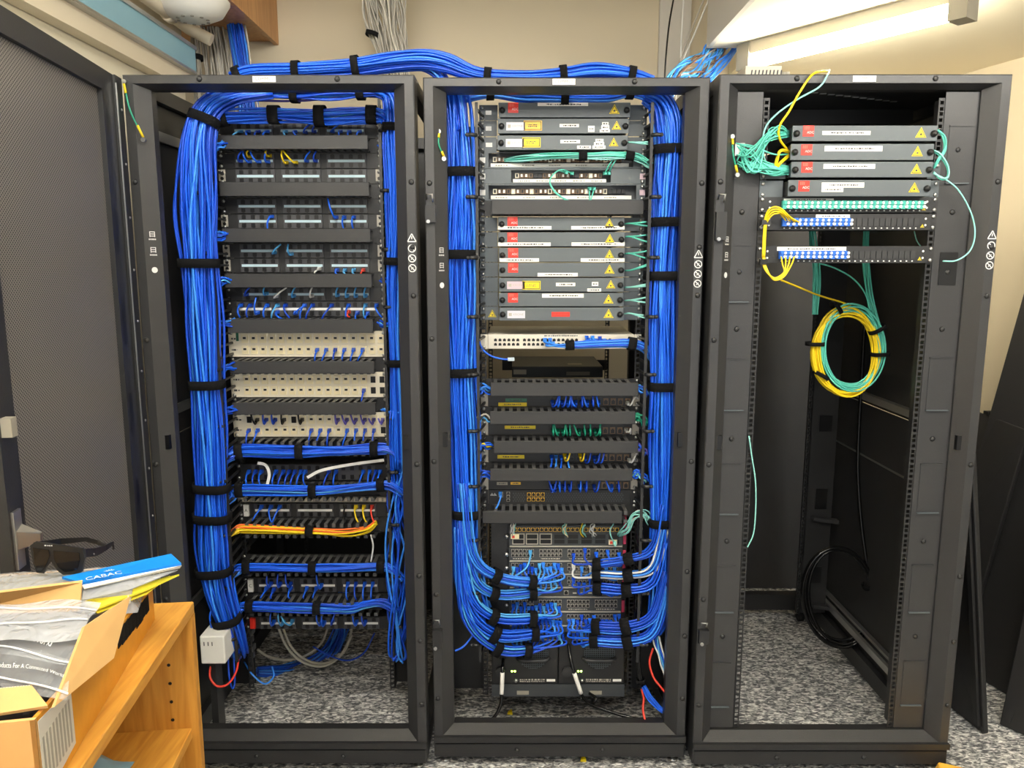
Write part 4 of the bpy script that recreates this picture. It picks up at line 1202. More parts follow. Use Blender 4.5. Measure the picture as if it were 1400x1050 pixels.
# ---------------- four access switches with ducts between them
cov = [(524, 542), (563.5, 580.5), (604, 620), (642, 658), (700, 716)]
duct_z = []
Yc = YR[2] - .075
where2 = ['below the dark gap', 'second of the five lower ones', 'third of the five lower ones', 'fourth of the five lower ones', 'right above the modular chassis switch']
for i, (a_, b_) in enumerate(cov):
    z1, z0 = zat(a_, Yc) + .004, zat(b_, Yc) - .002
    duct_z.append((z0, z1))
    cable_duct(2, z0, z1, 'closed black slotted duct of the middle rack, ' + where2[i], True, depth=.067, n=18, coverh=z1 - z0 - .006, xs=(at((671, 670, 675, 670, 659)[i], 600, Yc).x, at((871, 868, 873, 866, 853)[i], 600, Yc).x), group='closed ducts of the middle rack')
sw_notes = [('network switch with green and yellow labels, blue leads at its middle', [('greenl', 691, 720, 544.5, 549), ('yellowl', 681.5, 720, 550, 555)]),
            ('network switch with long yellow label and green leads', [('yellowl', 690, 732, 581.5, 586)]),
            ('network switch with yellow label, blue and yellow leads', [('yellowl', 680, 717, 621.5, 626.5)]),
            ('network switch with two small labels, deep blue leads, lowest of the four', [('lampcap', 679, 694, 658.5, 662.5), ('orange', 698, 712, 658.5, 662)])]
for i in range(4):
    z1 = duct_z[i][0] - .001
    z0 = (duct_z[i + 1][1] if i < 3 else zat(669, YR[2])) + .001
    Y = YR[2]
    t = thing('network_switch', sw_notes[i][0], 'network switch', (xc, Y, z0), 'access switches between the ducts')
    MB().box(xc - .22, xc + .22, Y - .004, Y + .30, z0, z1).build('case', 'black', t)
    for s in (-1, 1): MB().box(min(xc + s * .2205, xc + s * HW), max(xc + s * .2205, xc + s * HW), Y - .004, Y - .0005, z0, z1).build('ear', 'greycab', t)
    screws(t, 2, z0, z1, Y - .004)
    for (m, p0, p1, q0, q1) in sw_notes[i][1]:
        b = sticker(t, 'label', m, at(p0, 600, Y).x, at(p1, 600, Y).x, Y - .004, zat(q1, Y), zat(q0, Y))
        mb = MB(); w = at(p1, 600, Y).x - at(p0, 600, Y).x; scribble(mb, at(p0, 600, Y).x + w * .2, at(p1, 600, Y).x - w * .2, Y - .0051, (zat(q0, Y) + zat(q1, Y)) / 2, .004); mb.build('print', 'print', b)
    xa, xb = at(752, 550, Y).x, at(822, 550, Y).x
    mb = MB(); port_block(mb, xa, xa + (xb - xa) * .48, z0 + .004, z0 + .030, Y - .004, 6); mb.build('ports', ['darkslate', 'port'], t)
    mb = MB(); port_block(mb, xb - (xb - xa) * .48, xb, z0 + .004, z0 + .030, Y - .004, 6); mb.build('ports', ['darkslate', 'port'], t)
    for j in range(4):
        x = at(828 + j * 10, 550, Y).x; w = .0078
        mb = MB(); mb.box(x - w, x + w, Y - .006, Y - .004, z0 + .004, z0 + .024); mb.box(x - w * .7, x + w * .7, Y - .0066, Y - .006, z0 + .006, z0 + .017, 1); mb.box(x - w * .3, x + w * .3, Y - .0066, Y - .006, z0 + .017, z0 + .020, 1)
        mb.build('uplink_port', ['brown', 'port'], t)
# leads in the access switches
YS = YR[2] - .010; YSI = YR[2] - .05
def sw_leads(xs, py, ey, cols, label, group):
    for j, x in enumerate(xs):
        p = at(x, py, YS); e = at(x + rng.uniform(-9, 9), ey, YSI); p1 = p + Vector((0, -.022, -.012))
        patch_lead([p, p1, (p1 + e) / 2 + Vector((0, -.014, -.008)), e], cols[j % len(cols)], ordinal(label, x, list(xs)), group)
sw_leads((755, 762, 768, 775, 781, 787, 795, 803, 810, 818), 549, 541, ('bluecab2', 'bluecab'), 'blue lead in the access switch with green and yellow labels', 'leads of the first access switch')
sw_leads((756, 763, 769, 775, 779, 792, 799, 806, 813, 819), 588, 580, ('greencab',), 'green lead in the access switch with the long yellow label', 'green leads of the second access switch')
sw_leads((754, 760, 767, 776), 624, 641, ('bluecab', 'bluecab3'), 'blue lead falling from the third access switch into the duct below', 'falling leads of the third access switch')
sw_leads((800, 812, 818), 625, 619, ('bluecab2',), 'blue lead at the right ports of the third access switch', 'right leads of the third access switch')
sw_leads((772, 793), 622, 617, ('yellowcab',), 'yellow lead in the third access switch of the middle rack', 'yellow leads of the third access switch')
sw_leads((753, 759, 765, 771, 778, 792, 800, 812, 836, 845), 664, 657, ('bluecab2', 'bluecab2', 'bluecab'), 'deep blue lead in the lowest access switch', 'leads of the lowest access switch')
for (x, y, e) in ((858, 550, (872, 545)), (856, 587, (862, 593)), (860, 628, (876, 617))):
    patch_lead([at(x, y, YS), at(x + 4, y + 4, YS - .03), at((x + e[0]) / 2 + 3, (y + e[1]) / 2 - 4, YS - .03), at(e[0], e[1], YS - .02)], W_, {550: 'white lead curling at the right end of the switch with green and yellow labels', 587: 'white lead at the right end of the switch with green leads', 628: 'white lead looping out of the third access switch'}[y], None)

# ---------------- router with honeycomb front
Y = YR[2]; z1, z0 = zat(669.5, Y), zat(688, Y)
t = thing('router', 'black router with perforated front and four yellow-rimmed ports', 'router', (xc, Y, z0))
MB().box(xc - .22, xc + .22, Y - .004, Y + .3, z0, z1).build('case', 'black', t)
for s in (-1, 1): MB().box(min(xc + s * .2205, xc + s * HW), max(xc + s * .2205, xc + s * HW), Y - .004, Y - .0005, z0, z1).build('ear', 'black', t)
screws(t, 2, z0, z1, Y - .004)
mb = MB(); xa = at(702, 680, Y).x
for r in range(5):
    for i in range(44):
        x = xa + i * .0078 + (r % 2) * .0039
        if x < xc + .21 and not (at(719, 680, Y).x < x < at(746, 680, Y).x): mb.cyl((x, Y - .0042, z0 + .008 + r * .0062), (x, Y - .0048, z0 + .008 + r * .0062), .0026, 6)
mb.build('grille_holes', 'darkslate', t)
mb = MB(); x0_, x1_ = at(720, 680, Y).x, at(745, 680, Y).x; port_block(mb, x0_, x1_, z0 + .006, z1 - .006, Y - .004, 4); mb.build('sfp_ports', ['orange', 'port'], t)
mb = MB(); x0_ = at(681, 680, Y).x; port_block(mb, x0_, x0_ + .017, z0 + .018, z1 - .003, Y - .004, 1, 1); x0_ = at(692, 680, Y).x; port_block(mb, x0_, x0_ + .013, z0 + .006, z1 - .004, Y - .004, 1, 3); mb.build('console_ports', ['greycab', 'port'], t)
mb = MB(); x0_ = at(675, 680, Y).x
for j, hgt in enumerate((.003, .006, .009, .006, .003, .006, .009, .006, .003)): mb.box(x0_ - .010 + j * .0022, x0_ - .009 + j * .0022, Y - .0046, Y - .004, z1 - .018, z1 - .018 + hgt)
mb.build('emblem', 'printw', t)
patch_lead([at(684, 674, Y - .008), at(685, 678, Y - .03), at(681, 690, Y - .035), at(677, 697, Y - .05)], 'bluecab3', 'blue lead hanging from the left port of the perforated router', None)

# ---------------- big chassis switch
YCH = YR[2] - .01
zt, zb = zat(714, YCH), zat(949, YCH)
ch = thing('chassis_switch', 'large modular chassis switch with rows of ports and two power supplies', 'network switch', (xc, YCH, zb))
xa, xb = at(672, 850, YCH).x, at(855, 850, YCH).x
MB().box(xa, xb, YCH + .006, YCH + .40, zb, zt).build('case', 'black', ch)
MB().box(xa, at(693, 800, YCH).x, YCH - .004, YCH + .006, zat(873, YCH), zt).build('fan_tray', 'black', ch)
xl, xr_ = at(696, 790, YCH).x, at(850, 790, YCH).x
tab = MB()
for py in (705, 727, 752, 770, 792, 820, 845): tab.box(xr_ + .001, xr_ + .010, YCH - .006, YCH, zat(py + 16, YCH), zat(py, YCH))
tab.build('tabs', 'magenta', ch)
def card(py0, py1, nm): 
    z1, z0 = zat(py0, YCH) - .0006, zat(py1, YCH) + .0006
    o = MB().box(xl, xr_, YCH - .004, YCH + .006, z0, z1).build(nm, 'darkslate', ch)
    mb = MB(); mb.box(xl + .002, xr_ - .002, YCH - .010, YCH - .004, z0 + .0005, z0 + .0035); mb.build('ejector_bar', 'greycab', o)
    mb = MB()
    for x in (xl - .008,): mb.dome((x, YCH - .004, (z0 + z1) / 2), (0, -1, 0), .0075, .006, 12)
    mb.build('thumbscrew', 'silver', o)
    return o, z0, z1
def port_card(py0, py1):
    o, z0, z1 = card(py0, py1, 'line_card'); w = xr_ - xl
    for g in range(4):
        mb = MB(); port_block(mb, xl + .006 + g * w * .248, xl + g * w * .248 + w * .222, z0 + (z1 - z0) * .30, z1 - .003, YCH - .004, 6); mb.build('ports', ['greycab', 'port'], o)
    mb = MB()
    for g in range(4): scribble(mb, xl + .012 + g * w * .248, xl + g * w * .248 + w * .2, YCH - .0046, z0 + (z1 - z0) * .2, .0035)
    mb.build('print', 'greycab2', o)
o, z0, z1 = card(718, 747, 'uplink_card')
mb = MB(); port_block(mb, xl + .012, xr_ - .012, z0 + (z1 - z0) * .70, z1 - .004, YCH - .004, 24, 1); mb.build('ports', ['orange', 'port'], o)
for j in range(8):
    x = xl + .01 + j * (xr_ - xl - .015) / 8; w = (xr_ - xl) / 8 - .006
    mb = MB(); mb.box(x, x + w, YCH - .007, YCH - .004, z0 + (z1 - z0) * .12, z0 + (z1 - z0) * .64); mb.box(x + .003, x + w - .003, YCH - .0078, YCH - .007, z0 + (z1 - z0) * .17, z0 + (z1 - z0) * .36, 1); mb.box(x + .003, x + w - .003, YCH - .0078, YCH - .007, z0 + (z1 - z0) * .40, z0 + (z1 - z0) * .60, 1)
    mb.build('module_slot', ['greycab' if j < 3 else 'darkslate', 'port'], o)
for (x0p, y0p) in ((704, 733), (838, 741)):
    p = at(x0p, y0p, YCH - .012); mb = MB(); mb.box(p.x - .013, p.x + .013, p.y, p.y + .006, p.z - .009, p.z + .006); mb.box(p.x - .009, p.x - .001, p.y - .001, p.y, p.z - .006, p.z + .002, 1); mb.build('transceiver', ['beige2', 'redcab'], o)
for a_, b_ in ((748, 767), (767, 785), (785, 803)): port_card(a_, b_)
o, z0, z1 = card(804, 816, 'supervisor_card')
mb = MB(); x = at(770, 810, YCH).x; port_block(mb, x, x + .018, z0 + .006, z1 - .003, YCH - .004, 1, 1)
for j in range(4): mb.box(x + .03 + j * .024, x + .042 + j * .024, YCH - .005, YCH - .004, (z0 + z1) / 2 - .002, (z0 + z1) / 2 + .002)
mb.build('ports', ['greycab', 'port'], o)
for a_, b_ in ((817, 836), (837, 855), (855, 874)): port_card(a_, b_)
# power supplies
xm = (xa + xb) / 2
z1, z0 = zat(876, YCH), zat(932, YCH)
for j in range(2):
    x0_, x1_ = (xa + .002, xm - .001) if j == 0 else (xm + .001, xb - .002)
    ps = bevel(MB().box(x0_, x1_, YCH - .012, YCH + .006, z0, z1).build('power_supply', 'black', ch), .003, 2)
    wq = x1_ - x0_
    mb = MB(); gx = x0_ + wq * .62; gz = z0 + (z1 - z0) * .72
    mb.tube([(gx, YCH - .0125, gz), (gx, YCH - .0135, gz)], .052, 24)
    mb.build('fan_grille', 'port', ps)
    mb = MB()
    for r in range(-7, 8):
        l_ = math.sqrt(max(0, .050 ** 2 - (r * .0068) ** 2))
        mb.box(gx - l_, gx + l_, YCH - .0148, YCH - .0135, gz + r * .0068 - .001, gz + r * .0068 + .001); mb.box(gx + r * .0068 - .001, gx + r * .0068 + .001, YCH - .0148, YCH - .0135, gz - l_, gz + l_)
    mb.build('fan_guard', 'slate', ps)
    MB().tube(catmull([Vector((gx - .05, YCH - .014, gz - .012)), Vector((gx - .035, YCH - .03, gz - .012)), Vector((gx + .035, YCH - .03, gz - .012)), Vector((gx + .05, YCH - .014, gz - .012))], 5), .0065, 8).build('handle', 'cover', ps)
    mb = MB()
    for xx in (.30, .345): mb.dome((x0_ + wq * xx, YCH - .012, z0 + .043), (0, -1, 0), .0036, .003, 10)
    mb.build('led', 'led', ps)
    mb = MB(); scribble(mb, x0_ + wq * .42, x0_ + wq * .80, YCH - .0125, z0 + .014, .006); scribble(mb, x0_ + wq * .42, x0_ + wq * .80, YCH - .0125, z0 + .008, .004); mb.build('print', 'greycab', ps)
    sticker(ps, 'label', 'white', x0_ + wq * .83, x0_ + wq * .96, YCH - .0122, z0 + .008, z0 + .016)
    mb = MB(); mb.tube([(x0_ + wq * .13, YCH - .012, z0 + .045), (x0_ + wq * .13, YCH - .024, z0 + .045)], .016, 16); mb.build('rotary_switch', 'cover', ps)
    mb = MB(); mb.dome((x0_ + wq * .36, YCH - .012, z0 + .012), (0, -1, 0), .007, .008, 12); mb.build('thumbscrew', 'silver', ps)
lip = MB().box(xa, xb, YCH - .014, YCH + .006, zb, z0 - .002).build('base_lip', 'darkslate', ch)
for f in (.19, .74): sticker(lip, 'badge', 'lampcap', xa + (xb - xa) * f, xa + (xb - xa) * (f + .09), YCH - .014, zb + .007, zb + .020)

# ================================================================== RIGHT RACK: LC panels
def lc_mesh(m):
    mb = MB(); mb.box(-.0085, .0030, -.012, 0, -.011, .011, 0); mb.box(-.006, .0045, -.015, -.012, .001, .009, 0)
    mb.cyl((.0055, -.015, .005), (.0055, -.004, .005), .0042, 8, 1); mb.cyl((.0055, -.015, -.005), (.0055, -.004, -.005), .0042, 8, 1)
    return mb.mesh('adapter', [m, 'cap'])
lc_a, lc_b = lc_mesh('lcaqua'), lc_mesh('lcblue')
blank_me2 = MB().box(-.0065, .0065, -.002, 0, -.010, .010).mesh('blank', 'cover')
def lc_panel(py0, py1, label, n_full, me, px_a, px_b, strip, n=24):
    Y = YR[3] - .002; z1, z0 = zat(py0, Y), zat(py1, Y); xc = XC[3]; h = z1 - z0
    t = thing('fibre_bay', label, 'patch panel', (xc, Y, z0), 'fibre adapter panels of the right rack')
    MB().box(xc - HW, xc + HW, Y - .003, Y - .0002, z0, z1).build('face_plate', 'black', t)
    MB().box(xc - .215, xc + .215, Y + .004, Y + .16, z0 + .003, z1 - .003).build('tray', 'deep', t)
    x0_, x1_ = at(px_a, py0 + 10, Y).x, at(px_b, py0 + 10, Y).x
    for i in range(n):
        x = x0_ + (x1_ - x0_) * i / (n - 1)
        if i < n_full: inst('adapter', me, t, (x, Y - .003, z0 + h * .48))
        else: inst('blank', blank_me2, t, (x, Y - .003, z0 + h * .48))
    mb = MB()
    for i in range(n):
        x = x0_ + (x1_ - x0_) * i / (n - 1); mb.box(x - .002, x + .002, Y - .0034, Y - .003, z0 + h * .08, z0 + h * .15)
    for s in (-1, 1): mb.cyl((xc + s * .212, Y - .0034, z0 + h * .3), (xc + s * .212, Y - .003, z0 + h * .3), .003, 8); mb.cyl((xc + s * .212, Y - .0034, z0 + h * .7), (xc + s * .212, Y - .003, z0 + h * .7), .003, 8)
    mb.build('print', 'printw', t)
    p = at(strip[0], strip[2], Y); q = at(strip[1], strip[3], Y)
    b = sticker(t, 'label_strip', 'white', p.x, q.x, Y - .003, q.z, p.z)
    mb = MB(); w = q.x - p.x; scribble(mb, p.x + w * .15, q.x - w * .15, Y - .0041, (p.z + q.z) / 2, .0035); mb.build('lettering', 'print', b)
    screws(t, 3, z0, z1, Y - .003)
    triangle_sign(t, xc + .204, Y - .003, z0 + h * .25, .010)
    return t
lc_panel(269.5, 290.5, 'fibre panel with a full row of aqua adapters, under the four grey drawers', 24, lc_a, 1072, 1257, (1071, 1139, 271.5, 274.5))
lc_panel(292.5, 314.5, 'fibre panel with twelve blue adapters, right under the aqua one', 12, lc_b, 1072, 1252, (1115, 1161, 293.5, 298))
lc_panel(336.5, 359.5, 'fibre panel with twelve blue adapters, lowest, standing apart below a gap', 12, lc_b, 1068, 1247, (1062, 1156, 337.5, 343))

# ================================================================== cable bundles
def proj(p):
    d = Vector(p) - CAM; z = d.dot(FWD)
    return 700 + d.dot(RGT) / z * F, 525 - d.dot(UPV) / z * F
def pbundle(name, label, lst, n, straps=(), axis='y', **kw):
    nodes = nodes_px(lst)
    seg = kw.get('seg', 5)
    c = catmull([a_[0] for a_ in nodes], seg)
    ks = []
    for s in straps:
        k = min(range(len(c)), key=lambda i: abs(proj(c[i])[1 if axis == 'y' else 0] - s))
        ks.append(k / (len(c) - 1))
    return bundle(name, label, kw.pop('cat', 'cable bundle'), nodes, n, straps=ks, **kw)
BMIX = [('bluecab', 6), ('bluecab2', 5), ('bluecab3', 3), ('cyancab', 1)]
pbundle('cable_bundle', 'thick upright bundle of blue cables at the left side of the left rack',
        [(372, 124, .15, 8, .02), (320, 130, .12, 11, .022), (286, 150, .09, 15, .026), (273, 190, .08, 19, .032), (270, 250, .08, 24, .036), (269, 300, .08, 25, .036), (272, 360, .08, 22, .036), (277, 440, .08, 23, .036),
         (283, 525, .08, 19, .034), (288, 600, .08, 21, .034), (290, 680, .08, 20, .034), (291, 740, .08, 22, .034), (293, 780, .08, 20, .034), (301, 820, .08, 18, .03), (316, 862, .10, 14, .026), (328, 895, .14, 10, .02)],
        56, straps=(165, 356, 529, 671, 702, 780, 846), r=.0037, wander=.2, strap_w=.026)
pbundle('cable_bundle', 'upright bundle of blue cables at the right side of the left rack',
        [(480, 124, .17, 6, .018), (522, 126, .16, 8, .02), (537, 142, .15, 11, .022), (538, 200, .15, 12, .024), (540, 260, .15, 12, .024), (541, 330, .15, 12, .024), (541, 400, .15, 13, .024), (543, 480, .15, 11, .022), (545, 560, .15, 10, .02), (547, 640, .15, 9, .02)],
        34, straps=(179, 351, 500), r=.0036, wander=.2)
pbundle('cable_bundle', 'loose blue cable loops at the lower right side of the left rack',
        [(548, 560, .16, 8, .02), (545, 640, .16, 9, .02), (544, 700, .15, 12, .022), (543, 760, .15, 12, .022), (545, 830, .15, 12, .022), (544, 890, .15, 9, .018), (543, 903, .15, 6, .012)], 15, wander=.75, r=.0032, seg=7)
pbundle('cable_bundle', 'thick upright bundle of blue cables at the left side of the middle rack',
        [(618, 112, .12, 14, .03), (624, 150, .12, 19, .035), (628, 237, .11, 20, .036), (629, 300, .11, 21, .036), (629, 348, .11, 20, .036), (630, 420, .11, 22, .036), (631, 508, .11, 19, .036), (635, 600, .11, 20, .036), (638, 700, .11, 17, .034),
         (637, 750, .11, 18, .034), (643, 800, .11, 18, .03), (655, 835, .115, 14, .026), (672, 860, .12, 12, .02)],
        54, straps=(237, 348, 508, 698), r=.0037, wander=.2, strap_w=.026)
pbundle('cable_bundle', 'thick upright bundle of blue cables at the right side of the middle rack',
        [(885, 128, .13, 12, .02), (902, 140, .12, 16, .03), (911, 165, .11, 19, .034), (913, 205, .11, 17, .034), (912, 250, .11, 20, .034), (912, 304, .11, 19, .034), (910, 377, .11, 19, .034), (909, 450, .11, 20, .034), (908, 527, .11, 17, .034),
         (907, 610, .11, 19, .034), (905, 712, .11, 15, .032), (907, 760, .11, 16, .03), (905, 810, .11, 16, .028), (896, 850, .115, 13, .022), (884, 872, .12, 9, .018)],
        50, straps=(205, 304, 377, 527, 712), r=.0037, wander=.2, strap_w=.026)
# over the tops of the racks
pbundle('cable_bundle', 'blue cable bundle lying along the tops of the left and middle racks',
        [(318, 108, .10, 9, .022), (345, 99, .10, 9, .025), (406, 97, .10, 9, .025), (450, 95, .10, 10, .025), (487, 92, .10, 11, .025), (540, 84, .10, 13, .028), (580, 82, .10, 14, .028), (612, 88, .10, 13, .028), (655, 103, .10, 8, .025),
         (720, 106, .10, 7, .025), (770, 103, .10, 9, .025), (815, 98, .10, 11, .025), (863, 103, .10, 8, .025), (892, 112, .10, 7, .022)],
        40, straps=(326, 406, 487, 670, 770, 863), axis='x', r=.0034, wander=.12, strap_w=.02)
pbundle('cable_bundle', 'blue cables dropping from the roof bundle into the middle rack',
        [(545, 84, .12, 6, .02), (580, 90, .12, 7, .02), (604, 108, .12, 8, .02), (616, 140, .12, 9, .02), (622, 180, .11, 9, .02)], 18, r=.0034)
pbundle('cable_bundle', 'mixed blue, pale blue and yellow cables across the top of the left rack',
        [(300, 134, .14, 9, .02), (332, 127, .16, 9, .02), (403, 128, .16, 9, .02), (450, 128, .16, 9, .02), (493, 126, .16, 7, .02), (530, 128, .16, 6, .016), (541, 140, .16, 6, .016)],
        22, straps=(330, 403, 493), axis='x', cols=[('bluecab2', 5), ('cyancab', 5), ('bluecab', 4), ('yellowcab', 1), ('violetcab', 2)], r=.0032, wander=.2)
pbundle('cable_bundle', 'blue cables strapped along the top of the topmost patch panel',
        [(270, 172, .11, 7, .016), (303, 160, .13, 9, .02), (375, 157, .14, 9, .02), (438, 159, .14, 11, .02), (508, 157, .14, 9, .02), (528, 163, .15, 7, .016)],
        26, straps=(303, 375, 438, 508), axis='x', cols=BMIX + [('greencab', .6)], r=.003, wander=.2, strap_w=.03)
pbundle('cable_bundle', 'blue cables across the top of the middle rack behind the frame',
        [(622, 134, .13, 8, .02), (670, 127, .14, 6, .02), (720, 131, .14, 8, .02), (772, 132, .14, 8, .02), (830, 131, .14, 8, .02), (861, 127, .14, 5, .016), (890, 134, .14, 6, .016)],
        24, straps=(668, 772, 861), axis='x', cols=BLUE, r=.0033, wander=.14)
# horizontal runs in the open ducts of the left rack
def run(label, pts, n, straps, cols=BMIX, hw=7):
    pbundle('cable_bundle', label, [(x, y, yy, h if h else hw, .014) for (x, y, yy, h) in pts], n, straps=straps, axis='x', cols=cols, r=.0029, wander=.22, strap_w=.024)
run('blue cables strapped along the duct under the lowest beige jack panel', [(296, 634, .12, 6), (318, 622, .14, 8), (334, 617, .15, 8), (410, 617, .15, 8), (470, 616, .15, 7), (512, 614, .15, 7), (535, 616, .15, 6), (553, 632, .15, 6)], 24, (330, 410, 512))
run('blue cables strapped along the duct under the panel crossed by white tape', [(298, 692, .12, 6), (315, 678, .14, 7), (328, 670, .15, 7), (428, 671, .15, 7), (480, 667, .15, 6), (521, 663, .15, 6), (538, 665, .15, 6), (552, 676, .15, 6)], 20, (327, 428, 521))
run('orange and yellow cables strapped along the middle duct of the left rack', [(306, 738, .12, 3), (322, 726, .14, 4), (340, 723, .15, 5), (424, 726, .15, 5), (470, 729, .15, 5), (500, 724, .15, 4), (514, 714, .15, 3)], 10, (424,), [('orangecab', 3), ('yellowcab', 5), ('redcab', 2)], 5)
run('blue cables strapped along the duct under the dark gap', [(304, 796, .12, 5), (322, 782, .14, 6), (338, 775, .15, 7), (428, 777, .15, 6), (480, 776, .15, 5), (521, 774, .15, 6), (536, 778, .15, 5), (551, 792, .15, 5)], 16, (336, 428, 521))
run('blue cables strapped along the lowest duct of the left rack', [(310, 846, .12, 5), (326, 834, .14, 6), (342, 829, .15, 6), (434, 831, .15, 6), (478, 832, .15, 6), (500, 826, .15, 5), (524, 824, .15, 5), (545, 836, .15, 5)], 16, (340, 434))
# small side tails between bundle and duct ends
def tails(lst, label, group, cols, hw=5, n=6):
    for (pts) in lst:
        pbundle('cable_tail', label, [(x, y, yy, hw, .01) for (x, y, yy) in pts], n, cols=cols, r=.0028, wander=.35, group=group, cat='cable bundle')
tails([[(290, 205, .10), (300, 199, .12), (312, 197, .16)]], 'blue cables entering the first duct of the left rack at its left end', None, BMIX)
tails([[(283, 338, .10), (298, 324, .12), (316, 322, .16)]], 'blue cables entering the third duct of the left rack at its left end', None, BMIX)
tails([[(285, 398, .10), (300, 385, .12), (317, 383, .16)]], 'blue cables entering the fourth duct of the left rack at its left end', None, BMIX)
tails([[(286, 455, .10), (300, 444, .12), (322, 441, .16)]], 'blue cables entering the duct above the first beige panel at its left end', None, BMIX)
tails([[(292, 515, .10), (306, 504, .12), (326, 500, .16)]], 'blue cables entering the duct below the first beige panel at its left end', None, BMIX)
tails([[(294, 575, .10), (308, 562, .12), (328, 559, .16)]], 'blue cables entering the duct below the second beige panel at its left end', None, BMIX)
tails([[(552, 215, .15), (535, 205, .15), (518, 198, .17)]], 'blue cables leaving the first duct of the left rack at its right end', None, BMIX, 4, 4)
tails([[(552, 405, .15), (538, 388, .15), (520, 382, .17)]], 'blue cables leaving the fourth duct of the left rack at its right end', None, BMIX, 4, 4)
tails([[(548, 455, .15), (535, 445, .15), (518, 441, .17)]], 'blue cables leaving the duct above the first beige panel at its right end', None, BMIX, 5, 4)
tails([[(556, 560, .15), (542, 565, .15), (522, 560, .17)]], 'blue cables leaving the duct below the second beige panel at its right end', None, BMIX, 5, 4)
pbundle('cable_bundle', 'yellow and blue cables behind the upright manager at the upper left of the left rack',
        [(282, 185, .14, 6, .012), (284, 230, .15, 7, .012), (286, 290, .15, 7, .012), (285, 340, .15, 6, .012), (290, 420, .15, 7, .012), (297, 520, .15, 7, .012), (303, 600, .15, 7, .012)], 13, cols=[('yellowcab', 4), ('violetcab', 4), ('bluecab', 6)], r=.0028, wander=.3)
for i, (a_, z_) in enumerate(((524, 542), (563.5, 580.5), (604, 620), (642, 658))):
    ym = (a_ + z_) / 2
    cl = [BMIX, [('cyancab', 3), ('greycab2', 2)], [('bluecab', 3), ('yellowcab', 1)], BMIX][i]
    tails([[(652, ym + 4, .12), (658, ym - 3, .12), (672, ym + 1, .13)]], ['blue', 'pale', 'blue and yellow', 'blue'][i] + ' cables entering the %s lower duct of the middle rack from the left' % ORD[i], None, cl, 5, (6, 2, 4, 6)[i])
    cr = [BMIX, [('greencab', 4), ('aqua', 2)], [('bluecab', 3), ('violetcab', 2)], [('bluecab', 3), ('aqua2', 2)]][i]
    tails([[(864, ym, .13), (873, ym - 2, .12), (884, ym + 9, .12)]], ['blue', 'green and aqua', 'blue and violet', 'blue and pale aqua'][i] + ' cables leaving the %s lower duct of the middle rack' % ORD[i], None, cr, 5, 6)

# ---------------- chassis switch bundles
YF = YCH - .008
def ports_row(x0, x1, ys, n, jit=1.5):
    return [(x0 + (x1 - x0) * i / (n - 1), rng.choice(ys) + rng.uniform(-jit, jit)) for i in range(n)]
L = [('uppermost', ports_row(702, 768, (772, 777), 14), (727, 796, 6), (678, 787, 6), (645, 755), (634, 660)),
     ('second', ports_row(705, 765, (792, 797), 10), (728, 811, 6), (675, 812, 6), (643, 780), (632, 680)),
     ('third', ports_row(702, 764, (826, 830), 13), (728, 846, 7), (674, 843, 7), (640, 805), (632, 710)),
     ('fourth', ports_row(702, 766, (846, 850), 14), (731, 866, 7), (676, 866, 9), (637, 822), (630, 720)),
     ('lowest', ports_row(702, 770, (864, 868), 13), (721, 889, 6), (679, 886, 7), (637, 842), (629, 740))]
for nm, ports, t1, t2, m1, m2 in L:
    cl = BLUE + [('bluecab3', 2), ('cyancab', 1.5)] + ([('violetcab', 2)] if nm == 'second' else []) + ([('whitecab', .6)] if nm in ('uppermost', 'third') else [])
    fan('cable_bundle', '%s of the five bundles leaving the chassis switch to the left' % nm, ports, YF, [(t1[0], t1[1], .105, t1[2], .016), (t2[0], t2[1], .085, t2[2], .018), (m1[0], m1[1], .075, 9, .02), (m2[0], m2[1], .085, 9, .02)], cl, .0031, straps=((0, .024), (1, .026)), group='bundles of the chassis switch')
Rr = [('uppermost', ports_row(784, 846, (752, 757), 5), (817, 771, 4), (860, 764, 4), (893, 748), (906, 690)),
      ('second', ports_row(784, 840, (772, 777), 6), (816, 785, 5), (859, 786, 5), (893, 775), (908, 720)),
      ('third', ports_row(784, 842, (790, 797), 9), (817, 804, 6), (857, 806, 6), (893, 795), (908, 740)),
      ('fourth', ports_row(778, 846, (842, 848), 13), (815, 857, 7), (856, 857, 8), (893, 840), (910, 780)),
      ('lowest', ports_row(778, 846, (860, 866), 13), (812, 875, 7), (858, 876, 8), (893, 862), (912, 800))]
for nm, ports, t1, t2, m1, m2 in Rr:
    cl = BLUE + [('bluecab3', 2)] + ([('whitecab', 3), ('orangecab', 2), ('violetcab', 3)] if nm == 'second' else []) + ([('greencab', 1)] if nm == 'third' else []) + ([('whitecab', 1.5)] if nm == 'uppermost' else [])
    fan('cable_bundle', '%s of the five bundles leaving the chassis switch to the right' % nm, ports, YF, [(t1[0], t1[1], .105, t1[2], .016), (t2[0], t2[1], .085, t2[2], .018), (m1[0], m1[1], .075, 7, .018), (m2[0], m2[1], .085, 7, .018)], cl, .0031, straps=((0, .026), (1, .030)), group='bundles of the chassis switch')
patch_lead([at(x, y, yy) for x, y, yy in ((725, 754, YF), (725, 762, YF - .03), (718, 778, .11), (695, 793, .10))], 'cyancab', 'pale blue lead falling in front of the upper left ports of the chassis switch', None)
pbundle('cable_bundle', 'pale aqua fibres at the top of the chassis switch, left ones', [(703, 716, YF - .02, 4, .008), (702, 724, YF - .015, 4, .008), (702, 731, YF, 3, .006)], 5, cols=[('aqua2', 3), ('whitecab', 2)], r=.0018)
